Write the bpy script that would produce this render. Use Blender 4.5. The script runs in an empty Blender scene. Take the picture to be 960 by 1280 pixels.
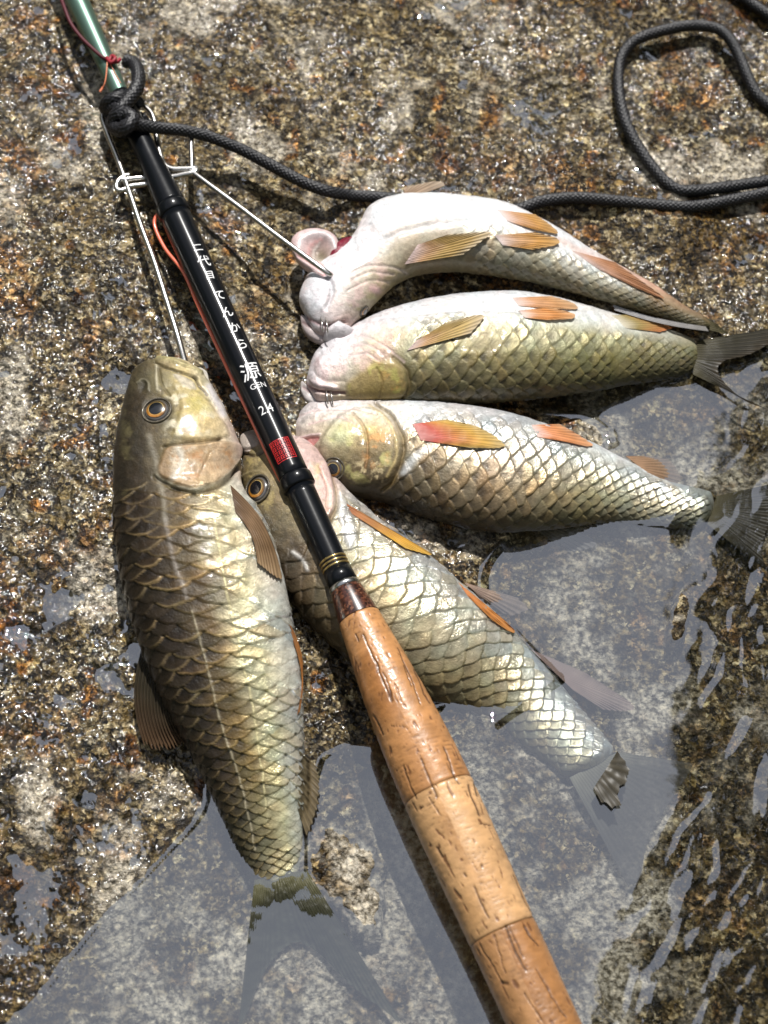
import bpy, bmesh, math, random
import numpy as np
from mathutils import Vector, Matrix
random.seed(7)
RNG = np.random.default_rng(7)
sc = bpy.context.scene
COL = sc.collection

# ------------------------------------------------------------------ camera, world, sun, exposure
S = 0.0003                      # metres per photograph pixel on the water plane, mid picture
TH = math.radians(29.0)         # camera tilt away from straight down
D = 0.60                        # camera distance
F = D / S
CX, CY = 480.0, 640.0
cam_pos = np.array([0.0, -D * math.sin(TH), D * math.cos(TH)])
c_right = np.array([1.0, 0, 0]); c_up = np.array([0, math.cos(TH), math.sin(TH)]); c_fwd = np.array([0, math.sin(TH), -math.cos(TH)])
cd = bpy.data.cameras.new('camera'); cam = bpy.data.objects.new('camera', cd); COL.objects.link(cam)
cam.location = cam_pos; cam.rotation_euler = (TH, 0, 0)
cd.sensor_fit = 'VERTICAL'; cd.sensor_height = 24.0; cd.lens = 24.0 * F / 1280.0
cd.clip_start = 0.01; cd.clip_end = 200.0
cd.dof.use_dof = True; cd.dof.focus_distance = 0.575; cd.dof.aperture_fstop = 8.0
sc.camera = cam
sc.view_settings.view_transform = 'Standard'; sc.view_settings.look = 'None'
sc.view_settings.exposure = 0.08; sc.view_settings.gamma = 1.0
sc.view_settings.use_curve_mapping = False

SUN = Vector((0.07, 0.50, 0.83)).normalized()
sl = bpy.data.lights.new('sun', 'SUN'); sl.energy = 5.0; sl.angle = math.radians(0.6); sl.color = (1.0, 0.97, 0.925)
so = bpy.data.objects.new('sun', sl); COL.objects.link(so)
so.rotation_euler = SUN.to_track_quat('Z', 'Y').to_euler()
w = bpy.data.worlds.new('World'); sc.world = w; w.use_nodes = True
nt = w.node_tree; nt.nodes.clear()
wo = nt.nodes.new('ShaderNodeOutputWorld'); bg = nt.nodes.new('ShaderNodeBackground'); bg.inputs['Strength'].default_value = 0.085
sky = nt.nodes.new('ShaderNodeTexSky'); sky.sky_type = 'NISHITA'; sky.sun_disc = False
sky.dust_density = .3; sky.sun_elevation = math.asin(SUN.z); sky.sun_rotation = math.atan2(SUN.x, SUN.y)
cn = nt.nodes.new('ShaderNodeTexNoise'); cn.inputs['Scale'].default_value = 2.2; cn.inputs['Detail'].default_value = 5
cr = nt.nodes.new('ShaderNodeValToRGB'); cr.color_ramp.elements[0].position = .25; cr.color_ramp.elements[1].position = .6
cr.color_ramp.elements[0].color = (.88, .88, .88, 1); cr.color_ramp.elements[1].color = (1, 1, 1, 1)
cm = nt.nodes.new('ShaderNodeMix'); cm.data_type = 'RGBA'; cm.inputs[7].default_value = (5.1, 5.3, 5.95, 1)   # bright thin cloud
tcw = nt.nodes.new('ShaderNodeTexCoord')
nt.links.new(tcw.outputs['Generated'], cn.inputs['Vector'])
nt.links.new(cn.outputs['Fac'], cr.inputs['Fac']); nt.links.new(cr.outputs['Color'], cm.inputs[0])
nt.links.new(sky.outputs['Color'], cm.inputs[6]); nt.links.new(cm.outputs[2], bg.inputs['Color'])
nt.links.new(bg.outputs[0], wo.inputs['Surface'])
try:
    sc.cycles.max_bounces = 8; sc.cycles.transparent_max_bounces = 16; sc.cycles.caustics_reflective = False; sc.cycles.caustics_refractive = False
    sc.cycles.sample_clamp_indirect = 4.0
except Exception: pass

# ------------------------------------------------------------------ picture <-> place
def at(px, py, h=0.0):
    """world point h (in 0.3 mm units) above the water plane seen at a photograph pixel"""
    px = np.asarray(px, float); py = np.asarray(py, float); h = np.asarray(h, float)
    px, py, h = np.broadcast_arrays(px, py, h)
    d = c_fwd + ((px - CX) / F)[..., None] * c_right + ((CY - py) / F)[..., None] * c_up
    t = (h * S - cam_pos[2]) / d[..., 2]
    return cam_pos + t[..., None] * d
def proj(P):
    P = np.asarray(P, float); v = P - cam_pos
    z = v @ c_fwd
    return CX + F * (v @ c_right) / z, CY - F * (v @ c_up) / z
def scl(px, py, h=0.0):
    P = at(px, py, h); return ((P - cam_pos) @ c_fwd) / F     # metres per pixel there
def V3(p): return Vector([float(c) for c in p])

# ------------------------------------------------------------------ numpy noise
def _hash(ix, iy, seed):
    n = (ix.astype(np.int64) * 374761393 + iy.astype(np.int64) * 668265263 + seed * 1442695041) & 0x7fffffff
    n = ((n ^ (n >> 13)) * 1274126177) & 0x7fffffff
    n = (n ^ (n >> 16)) & 0x7fffffff
    return n / float(0x7fffffff)
def vnoise(x, y, seed=0):
    ix = np.floor(x); iy = np.floor(y); fx = x - ix; fy = y - iy
    fx = fx * fx * (3 - 2 * fx); fy = fy * fy * (3 - 2 * fy)
    a = _hash(ix, iy, seed); b = _hash(ix + 1, iy, seed); c = _hash(ix, iy + 1, seed); d = _hash(ix + 1, iy + 1, seed)
    return (a * (1 - fx) + b * fx) * (1 - fy) + (c * (1 - fx) + d * fx) * fy
def fbm(x, y, sc_, octv=4, seed=0, gain=.5):
    t = 0; a = 1; n = 0
    for k in range(octv):
        t = t + a * (vnoise(x / sc_ * 2 ** k + 17.3 * k, y / sc_ * 2 ** k - 9.1 * k, seed + k) - .5); n += a; a *= gain
    return t / n * 2
def voro(x, y, s, seed=0):
    """distance to nearest point, cell id 0..1"""
    x = x / s; y = y / s; ix = np.floor(x); iy = np.floor(y)
    best = np.full(x.shape, 9.0); bid = np.zeros(x.shape)
    for dx in (-1, 0, 1):
        for dy in (-1, 0, 1):
            cx = ix + dx; cy = iy + dy
            qx = cx + _hash(cx, cy, seed); qy = cy + _hash(cx, cy, seed + 7)
            d = (qx - x) ** 2 + (qy - y) ** 2; m = d < best
            best = np.where(m, d, best); bid = np.where(m, _hash(cx, cy, seed + 13), bid)
    return np.sqrt(best), bid
def sm(x, a, b):
    t = np.clip((x - a) / (b - a), 0, 1); return t * t * (3 - 2 * t)
def lerp(a, b, t): return a + (b - a) * t

def poly_sd(x, y, poly, closed=True):
    """distance to a polyline (closed: signed, negative inside)"""
    x = np.asarray(x, float); y = np.asarray(y, float)
    P = np.asarray(poly, float); n = len(P); best = np.full(x.shape, 1e9); ins = np.zeros(x.shape, bool)
    for i in range(n if closed else n - 1):
        a = P[i]; b = P[(i + 1) % n]; e = b - a; L = e @ e + 1e-12
        t = np.clip(((x - a[0]) * e[0] + (y - a[1]) * e[1]) / L, 0, 1)
        d = np.hypot(x - a[0] - t * e[0], y - a[1] - t * e[1]); best = np.minimum(best, d)
        if closed:
            c = ((a[1] > y) != (b[1] > y)) & (x < (b[0] - a[0]) * (y - a[1]) / ((b[1] - a[1]) if b[1] != a[1] else 1e-9) + a[0])
            ins ^= c
    return np.where(ins, -best, best) if closed else best
def catmull(P, n, closed=False):
    P = np.asarray(P, float)
    if closed: Q = np.vstack([P[-1], P, P[0], P[1]])
    else: Q = np.vstack([2 * P[0] - P[1], P, 2 * P[-1] - P[-2]])
    m = len(Q) - 3
    seg = np.linalg.norm(np.diff(Q[1:-1] if True else Q, axis=0)[:, :min(3, P.shape[1])], axis=1)
    cum = np.concatenate([[0], np.cumsum(seg)]); cum = cum / cum[-1]
    u = np.linspace(0, 1, n, endpoint=not closed); i = np.clip(np.searchsorted(cum, u, side='right') - 1, 0, m - 1)
    t = ((u - cum[i]) / np.maximum(cum[i + 1] - cum[i], 1e-12))[:, None]
    a, b, c, d = Q[i], Q[i + 1], Q[i + 2], Q[i + 3]
    return .5 * (2 * b + (c - a) * t + (2 * a - 5 * b + 4 * c - d) * t ** 2 + (3 * b - a - 3 * c + d) * t ** 3)
def resample(P, n):
    """even arc-length resample of a smooth curve through P (first 2-3 columns are position)"""
    C = catmull(P, max(n * 4, 200)); k = min(3, C.shape[1])
    s = np.concatenate([[0], np.cumsum(np.linalg.norm(np.diff(C[:, :k], axis=0), axis=1))])
    u = np.linspace(0, s[-1], n)
    return np.stack([np.interp(u, s, C[:, j]) for j in range(C.shape[1])], 1)

# ------------------------------------------------------------------ object helpers
def link(o, parent=None):
    COL.objects.link(o)
    if parent is not None: o.parent = parent
    return o
def tag(o, label=None, cat=None, group=None, kind=None):
    if label: o['label'] = label
    if cat: o['category'] = cat
    if group: o['group'] = group
    if kind: o['kind'] = kind
    return o
def empty(name, loc):
    o = bpy.data.objects.new(name, None); o.location = V3(loc); o.empty_display_size = .01; return link(o)
def mesh_obj(name, verts, quads, mat, parent=None, cols=None, mixa=None, smooth=True, tris=None, uv=None):
    """verts world coords; made relative to the parent (parents are unrotated Empties)"""
    verts = np.asarray(verts, np.float64).reshape(-1, 3)
    off = np.array([0.0, 0, 0]); p = parent
    while p is not None: off = off + np.array(p.location); p = p.parent
    org = verts.mean(0) if parent is None else off
    if parent is not None and parent.type == 'MESH': org = off
    loc = org - off
    me = bpy.data.meshes.new(name)
    vv = (verts - org).astype(np.float32)
    me.vertices.add(len(vv)); me.vertices.foreach_set('co', vv.ravel())
    faces = []
    if quads is not None and len(quads): faces.append((np.asarray(quads, np.int32).reshape(-1, 4), 4))
    if tris is not None and len(tris): faces.append((np.asarray(tris, np.int32).reshape(-1, 3), 3))
    loops = np.concatenate([f.ravel() for f, k in faces]); tot = np.concatenate([np.full(len(f), k, np.int32) for f, k in faces])
    start = np.concatenate([[0], np.cumsum(tot)[:-1]]).astype(np.int32)
    me.loops.add(len(loops)); me.loops.foreach_set('vertex_index', loops.astype(np.int32))
    me.polygons.add(len(tot)); me.polygons.foreach_set('loop_start', start); me.polygons.foreach_set('loop_total', tot)
    me.polygons.foreach_set('use_smooth', np.full(len(tot), smooth, bool))
    me.update(calc_edges=True); me.validate()
    for nm, arr in (('Col', cols), ('Mix', mixa)):
        if arr is not None:
            a = me.color_attributes.new(nm, 'FLOAT_COLOR', 'POINT')
            c4 = np.ones((len(vv), 4), np.float32); arr = np.asarray(arr, np.float32).reshape(len(vv), -1); c4[:, :arr.shape[1]] = arr
            a.data.foreach_set('color', c4.ravel())
    if uv is not None:
        a = me.attributes.new('suv', 'FLOAT_VECTOR', 'POINT')
        u3 = np.zeros((len(vv), 3), np.float32); u3[:, :2] = np.asarray(uv).reshape(len(vv), 2); a.data.foreach_set('vector', u3.ravel())
    if mat is not None: me.materials.append(mat)
    o = bpy.data.objects.new(name, me); o.location = V3(loc)
    return link(o, parent)
def grid_faces(n, m, wrap=False, flip=False):
    i = np.arange(n - 1)[:, None]; j = np.arange(m if wrap else m - 1)[None, :]; j2 = (j + 1) % m
    q = np.stack([i * m + j, i * m + j2, (i + 1) * m + j2, (i + 1) * m + j], -1).reshape(-1, 4)
    return q[:, ::-1] if flip else q
def grid_normals(P, wrap=False):
    du = np.gradient(P, axis=0)
    if wrap: dv = (np.roll(P, -1, 1) - np.roll(P, 1, 1)) / 2
    else: dv = np.gradient(P, axis=1)
    n = np.cross(du, dv); return n / (np.linalg.norm(n, axis=-1, keepdims=True) + 1e-15)

def tube(name, P, r, mat, parent=None, seg=12, cols=None, disp=None, caps=True, base=None, uvs=False):
    """P world path (n,3), r scalar or (n,) metres"""
    P = np.asarray(P, float); n = len(P); r = np.broadcast_to(np.asarray(r, float), (n,))
    T = np.gradient(P, axis=0); T /= np.linalg.norm(T, axis=1, keepdims=True) + 1e-15
    N = np.zeros_like(P); ref = np.array([0, 0, 1.0]) if abs(T[0][2]) < .9 else np.array([1.0, 0, 0])
    N[0] = np.cross(T[0], ref); N[0] /= np.linalg.norm(N[0])
    for i in range(1, n):
        v = N[i - 1] - T[i] * (N[i - 1] @ T[i]); N[i] = v / (np.linalg.norm(v) + 1e-15)
    B = np.cross(T, N)
    a = np.linspace(0, 2 * math.pi, seg, endpoint=False)
    rr = r[:, None] * np.ones((1, seg))
    if disp is not None: rr = rr + disp
    V = P[:, None, :] + rr[..., None] * (np.cos(a)[None, :, None] * N[:, None, :] + np.sin(a)[None, :, None] * B[:, None, :])
    q = grid_faces(n, seg, wrap=True); V = V.reshape(-1, 3); tris = None
    c = None if cols is None else np.asarray(cols).reshape(-1, 3)
    if caps:
        V = np.vstack([V, P[0], P[-1]]); k = len(V); j = np.arange(seg); j2 = (j + 1) % seg
        tris = np.concatenate([np.stack([j2, j, np.full(seg, k - 2)], 1), np.stack([(n - 1) * seg + j, (n - 1) * seg + j2, np.full(seg, k - 1)], 1)])
        if c is not None: c = np.vstack([c, c[0], c[-1]])
    return mesh_obj(name, V, q, mat, parent, cols=c, tris=tris)

# ------------------------------------------------------------------ materials
def new_mat(name):
    m = bpy.data.materials.new(name); m.use_nodes = True; n = m.node_tree
    return m, n, n.nodes['Principled BSDF'], n.links
def node(nt_, t, **kw):
    n = nt_.nodes.new(t)
    for k, v in kw.items(): setattr(n, k, v)
    return n
def ramp(nt_, pts, interp='LINEAR'):
    r = nt_.nodes.new('ShaderNodeValToRGB'); e = r.color_ramp; e.interpolation = interp
    while len(e.elements) > 1: e.elements.remove(e.elements[-1])
    e.elements[0].position = pts[0][0]; e.elements[0].color = (*pts[0][1], 1)
    for p, c in pts[1:]:
        x = e.elements.new(p); x.color = (*c, 1)
    return r
def simple(name, col, rough=.4, metal=0., coat=0., spec=.5, bump=None, var=0.0):
    m, n, b, L = new_mat(name)
    b.inputs['Base Color'].default_value = (*col, 1); b.inputs['Roughness'].default_value = rough
    b.inputs['Metallic'].default_value = metal; b.inputs['Coat Weight'].default_value = coat; b.inputs['Coat Roughness'].default_value = .06
    b.inputs['Specular IOR Level'].default_value = spec
    tc = node(n, 'ShaderNodeTexCoord')
    nz = node(n, 'ShaderNodeTexNoise'); nz.inputs['Scale'].default_value = bump[0] if bump else 900; nz.inputs['Detail'].default_value = 4
    L.new(tc.outputs['Object'], nz.inputs['Vector'])
    if bump:
        bp = node(n, 'ShaderNodeBump'); bp.inputs['Distance'].default_value = bump[1]; bp.inputs['Strength'].default_value = 1
        L.new(nz.outputs['Fac'], bp.inputs['Height']); L.new(bp.outputs[0], b.inputs['Normal'])
    if var:
        mr = node(n, 'ShaderNodeMapRange'); mr.inputs['To Min'].default_value = 1 - var; mr.inputs['To Max'].default_value = 1 + var
        L.new(nz.outputs['Fac'], mr.inputs['Value'])
        vm = node(n, 'ShaderNodeVectorMath', operation='SCALE'); vm.inputs[0].default_value = col
        L.new(mr.outputs[0], vm.inputs['Scale']); L.new(vm.outputs[0], b.inputs['Base Color'])
    return m

def fish_material():
    m, n, b, L = new_mat('wet_fish_skin')
    a = node(n, 'ShaderNodeAttribute', attribute_name='Col'); x = node(n, 'ShaderNodeAttribute', attribute_name='Mix')
    sp = node(n, 'ShaderNodeSeparateColor'); L.new(x.outputs['Color'], sp.inputs[0])
    tc = node(n, 'ShaderNodeTexCoord')
    n1 = node(n, 'ShaderNodeTexNoise'); n1.inputs['Scale'].default_value = 420; n1.inputs['Detail'].default_value = 6; n1.inputs['Roughness'].default_value = .7
    n2 = node(n, 'ShaderNodeTexNoise'); n2.inputs['Scale'].default_value = 1500; n2.inputs['Detail'].default_value = 3
    for q in (n1, n2): L.new(tc.outputs['Object'], q.inputs['Vector'])
    mr = node(n, 'ShaderNodeMapRange'); mr.inputs['From Min'].default_value = .3; mr.inputs['From Max'].default_value = .7; mr.inputs['To Min'].default_value = .72; mr.inputs['To Max'].default_value = 1.25
    L.new(n1.outputs['Fac'], mr.inputs['Value'])
    vm = node(n, 'ShaderNodeVectorMath', operation='SCALE'); L.new(a.outputs['Color'], vm.inputs[0]); L.new(mr.outputs[0], vm.inputs['Scale'])
    L.new(vm.outputs[0], b.inputs['Base Color'])
    L.new(sp.outputs[0], b.inputs['Metallic']); L.new(sp.outputs[1], b.inputs['Roughness'])
    b.inputs['Coat Weight'].default_value = .5; b.inputs['Coat Roughness'].default_value = .04; b.inputs['Coat IOR'].default_value = 1.33
    b.inputs['Specular IOR Level'].default_value = .3
    b.inputs['Subsurface Weight'].default_value = .0
    mx = node(n, 'ShaderNodeMath', operation='MULTIPLY_ADD'); mx.inputs[1].default_value = .5
    L.new(n2.outputs['Fac'], mx.inputs[0]); L.new(n1.outputs['Fac'], mx.inputs[2])
    bp = node(n, 'ShaderNodeBump'); bp.inputs['Distance'].default_value = .00032; bp.inputs['Strength'].default_value = .9
    L.new(mx.outputs[0], bp.inputs['Height']); L.new(bp.outputs[0], b.inputs['Normal'])
    b2 = node(n, 'ShaderNodeBump'); b2.inputs['Distance'].default_value = .00009; L.new(n1.outputs['Fac'], b2.inputs['Height']); L.new(b2.outputs[0], b.inputs['Coat Normal'])
    return m
def fin_material():
    m, n, b, L = new_mat('fin_membrane')
    a = node(n, 'ShaderNodeAttribute', attribute_name='Col')
    L.new(a.outputs['Color'], b.inputs['Base Color']); b.inputs['Roughness'].default_value = .6; b.inputs['Specular IOR Level'].default_value = .12
    b.inputs['Coat Weight'].default_value = .08; b.inputs['Coat Roughness'].default_value = .25
    x = node(n, 'ShaderNodeAttribute', attribute_name='Mix'); sp = node(n, 'ShaderNodeSeparateColor'); L.new(x.outputs['Color'], sp.inputs[0])
    L.new(sp.outputs[2], b.inputs['Alpha'])
    return m
M_FISH = fish_material(); M_FIN = fin_material()
M_STEEL = simple('stainless_wire', (.62, .60, .57), rough=.26, metal=1.0, bump=(1500, .00004))
M_CORD = None
def cord_material():
    m, n, b, L = new_mat('black_braid')
    a = node(n, 'ShaderNodeAttribute', attribute_name='Col'); L.new(a.outputs['Color'], b.inputs['Base Color'])
    b.inputs['Roughness'].default_value = .42; b.inputs['Specular IOR Level'].default_value = .45
    tc = node(n, 'ShaderNodeTexCoord'); nz = node(n, 'ShaderNodeTexNoise'); nz.inputs['Scale'].default_value = 2500
    L.new(tc.outputs['Object'], nz.inputs['Vector']); bp = node(n, 'ShaderNodeBump'); bp.inputs['Distance'].default_value = .00012
    L.new(nz.outputs['Fac'], bp.inputs['Height']); L.new(bp.outputs[0], b.inputs['Normal'])
    return m
M_CORD = cord_material()

# ------------------------------------------------------------------ rock lie of the land (in pixel units of height)
SHORE = [(-400, 1600), (-60, 1330), (30, 1266), (75, 1212), (120, 1156), (168, 1108), (205, 1068), (236, 1036), (256, 1006), (264, 975), (330, 985), (385, 985), (398, 948),
         (430, 935), (470, 932), (505, 905), (560, 878), (612, 868), (640, 830), (612, 775), (600, 720), (632, 672), (690, 640), (760, 560), (735, 522), (660, 512), (700, 486),
         (790, 478), (850, 470), (900, 452), (960, 430), (1100, 380), (1700, 200)]
SHORE = [SHORE[0]] + [tuple(p) for p in catmull(SHORE[1:-1], 110)] + [SHORE[-1]]
WATERPOLY = SHORE + [(3000, 200), (3000, 4000), (-400, 4000)]
def rock_low(gx, gy):
    d = poly_sd(gx, gy, WATERPOLY)
    up = .19 * d * (1 - .2 * np.clip(d / 900, 0, 1)) + 2.0 * (1 - np.exp(-np.maximum(d, 0) / 10))
    dn = -32 * (1 - np.exp(np.minimum(d, 0) / 75.)) + .012 * d
    h = np.where(d > 0, up, dn)
    far = np.hypot(gx - 480, gy - 640)
    h = h * (1 - sm(far, 1600, 6000)) + sm(far, 1600, 6000) * (np.where(d > 0, 260, -120))
    return h
REFL_GAPS = [(425, 1080, 34, 40, -25), (450, 1125, 20, 34, -20), (852, 765, 8, 30, 15)]  # rock raised to stand in for gaps in the sky reflection
def rock_h(gx, gy):
    h = rock_low(gx, gy)
    d = poly_sd(gx, gy, WATERPOLY)
    k = sm(np.abs(d), 0, 160)
    wet = sm(-d, -6, 40)
    h = h + (5 + 16 * k) * fbm(gx, gy, 170, 3, 3) * (1 - .5 * wet)
    h = h + (2.0 + 5.0 * k * (1 - .5 * wet)) * fbm(gx, gy, 38, 3, 11)
    for (ix, iy, rx, ry, rot) in REFL_GAPS:
        a = math.radians(rot); m_ = (np.abs(gx - ix) < 90) & (np.abs(gy - iy) < 90)
        dx = (gx - ix) * math.cos(a) + (gy - iy) * math.sin(a); dy = -(gx - ix) * math.sin(a) + (gy - iy) * math.cos(a)
        q = 1 - (dx / rx) ** 2 - (dy / ry) ** 2 + 1.5 * fbm(gx, gy, 22, 4, 17)
        h = np.where(m_ & (q > -1.2), np.maximum(h, np.minimum(q * 4, .9 + .3 * q)), h)
    return h
def ground(px, py):
    px = np.asarray(px, float); py = np.asarray(py, float); h = rock_low(px, py)
    for _ in range(4):
        P = at(px, py, h); gx, gy = proj(P * np.array([1, 1, 0.])); h = rock_low(gx, gy)
    return h

FISH_OUT = []     # (outline polygon) filled by the fish table so that the water can climb on them

def axis_coords(lo, hi, step, far, grow=1.35):
    a = list(np.arange(lo, hi, step)); s = step; x = a[-1]
    while x < far: s *= grow; x += s; a.append(x)
    s = step; x = a[0]; pre = []
    while x > -far: s *= grow; x -= s; pre.append(x)
    return np.array(pre[::-1] + a)

def rock_material():
    m, n, b, L = new_mat('wet_granite')
    tc = node(n, 'ShaderNodeTexCoord')
    at1 = node(n, 'ShaderNodeAttribute', attribute_name='Mix'); sp = node(n, 'ShaderNodeSeparateColor'); L.new(at1.outputs['Color'], sp.inputs[0])
    # warp
    wn = node(n, 'ShaderNodeTexNoise'); wn.inputs['Scale'].default_value = 500; wn.inputs['Detail'].default_value = 4; L.new(tc.outputs['Object'], wn.inputs['Vector'])
    wv = node(n, 'ShaderNodeVectorMath', operation='MULTIPLY_ADD'); wv.inputs[1].default_value = (.0042, .0042, .0042)
    L.new(wn.outputs['Color'], wv.inputs[0]); L.new(tc.outputs['Object'], wv.inputs[2])
    def vor(s, feat='F1'):
        v = node(n, 'ShaderNodeTexVoronoi'); v.feature = feat; v.inputs['Scale'].default_value = s; L.new(wv.outputs[0], v.inputs['Vector']); return v
    v1 = vor(330); v2 = vor(800); v3 = vor(150)
    def pick(v):
        s = node(n, 'ShaderNodeSeparateColor'); L.new(v.outputs['Color'], s.inputs[0]); return s.outputs[0]
    r1 = ramp(n, [(0, (.008, .007, .005)), (.22, (.028, .020, .011)), (.40, (.085, .060, .026)), (.56, (.17, .130, .058)), (.70, (.31, .25, .13)), (.82, (.14, .14, .14)), (.92, (.62, .56, .42))], 'LINEAR')
    r2 = ramp(n, [(0, (.006, .005, .004)), (.28, (.030, .021, .011)), (.50, (.12, .088, .042)), (.72, (.30, .25, .15)), (.90, (.60, .56, .45))], 'LINEAR')
    r3 = ramp(n, [(0, (.22, .20, .16)), (.35, (.40, .36, .28)), (.6, (.52, .47, .36)), (.78, (.50, .50, .50)), (.92, (.74, .69, .56))], 'LINEAR')
    L.new(pick(v1), r1.inputs[0]); L.new(pick(v2), r2.inputs[0]); L.new(pick(v3), r3.inputs[0])
    nA = node(n, 'ShaderNodeTexNoise'); nA.inputs['Scale'].default_value = 180; nA.inputs['Detail'].default_value = 3; L.new(tc.outputs['Object'], nA.inputs['Vector'])
    rA = ramp(n, [(.38, (0, 0, 0)), (.62, (1, 1, 1))]); L.new(nA.outputs['Fac'], rA.inputs[0])
    m1 = node(n, 'ShaderNodeMix', data_type='RGBA'); L.new(rA.outputs[0], m1.inputs[0]); L.new(r1.outputs[0], m1.inputs[6]); L.new(r2.outputs[0], m1.inputs[7])
    m2 = node(n, 'ShaderNodeMix', data_type='RGBA', blend_type='OVERLAY'); m2.inputs[0].default_value = .8; L.new(m1.outputs[2], m2.inputs[6]); L.new(r3.outputs[0], m2.inputs[7])
    # dark specks of mica
    nb = node(n, 'ShaderNodeTexNoise'); nb.inputs['Scale'].default_value = 480; nb.inputs['Detail'].default_value = 5; nb.inputs['Roughness'].default_value = .65; L.new(tc.outputs['Object'], nb.inputs['Vector'])
    rb = ramp(n, [(.36, (.05, .04, .03)), (.44, (.42, .39, .33)), (.52, (1, 1, 1)), (.66, (1.9, 1.85, 1.75))]); L.new(nb.outputs['Fac'], rb.inputs[0])
    m3 = node(n, 'ShaderNodeMix', data_type='RGBA', blend_type='MULTIPLY'); m3.inputs[0].default_value = 1; L.new(m2.outputs[2], m3.inputs[6]); L.new(rb.outputs[0], m3.inputs[7])
    # rust, algae plus painted shade, grey patches from the mesh attribute
    rust = node(n, 'ShaderNodeMix', data_type='RGBA', blend_type='MULTIPLY'); L.new(sp.outputs[0], rust.inputs[0]); L.new(m3.outputs[2], rust.inputs[6]); rust.inputs[7].default_value = (1.15, .62, .22, 1)
    alg_shade = node(n, 'ShaderNodeMix', data_type='RGBA', blend_type='MULTIPLY'); L.new(sp.outputs[1], alg_shade.inputs[0]); L.new(rust.outputs[2], alg_shade.inputs[6]); alg_shade.inputs[7].default_value = (.46, .35, .17, 1)
    gry = node(n, 'ShaderNodeMix', data_type='RGBA'); L.new(sp.outputs[2], gry.inputs[0]); 
    gm = node(n, 'ShaderNodeMix', data_type='RGBA', blend_type='MULTIPLY'); gm.inputs[0].default_value = .9; gm.inputs[6].default_value = (.56, .51, .42, 1); L.new(rb.outputs[0], gm.inputs[7]); L.new(gm.outputs[2], gry.inputs[7])
    dk = node(n, 'ShaderNodeMix', data_type='RGBA', blend_type='MULTIPLY'); dk.inputs[0].default_value = 1; L.new(alg_shade.outputs[2], dk.inputs[6]); dk.inputs[7].default_value = (.77, .75, .70, 1); L.new(dk.outputs[2], gry.inputs[6]); L.new(gry.outputs[2], b.inputs['Base Color'])
    # wetness
    nw = node(n, 'ShaderNodeTexNoise'); nw.inputs['Scale'].default_value = 90; nw.inputs['Detail'].default_value = 5; L.new(tc.outputs['Object'], nw.inputs['Vector'])
    rw = ramp(n, [(.4, (.2, .2, .2)), (.62, (.6, .6, .6))]); L.new(nw.outputs['Fac'], rw.inputs[0])
    L.new(rw.outputs[0], b.inputs['Roughness'])
    L.new(at1.outputs['Alpha'], b.inputs['Coat Weight']); b.inputs['Coat Roughness'].default_value = .09; b.inputs['Coat IOR'].default_value = 1.48; b.inputs['Specular IOR Level'].default_value = .25
    ad = node(n, 'ShaderNodeMath', operation='MULTIPLY_ADD'); ad.inputs[1].default_value = .55; L.new(nb.outputs['Fac'], ad.inputs[0]); L.new(v1.outputs['Distance'], ad.inputs[2])
    bp = node(n, 'ShaderNodeBump'); bp.inputs['Distance'].default_value = .0018; bp.inputs['Strength'].default_value = .9; L.new(ad.outputs[0], bp.inputs['Height'])
    L.new(bp.outputs[0], b.inputs['Normal'])
    bc = node(n, 'ShaderNodeBump'); bc.inputs['Distance'].default_value = .0011; bc.inputs['Strength'].default_value = 1; nc = node(n, 'ShaderNodeTexNoise'); nc.inputs['Scale'].default_value = 430; nc.inputs['Detail'].default_value = 3; nc.inputs['Roughness'].default_value = .45; L.new(tc.outputs['Object'], nc.inputs['Vector']); L.new(nc.outputs['Fac'], bc.inputs['Height'])
    L.new(bc.outputs[0], b.inputs['Coat Normal'])
    return m

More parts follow.
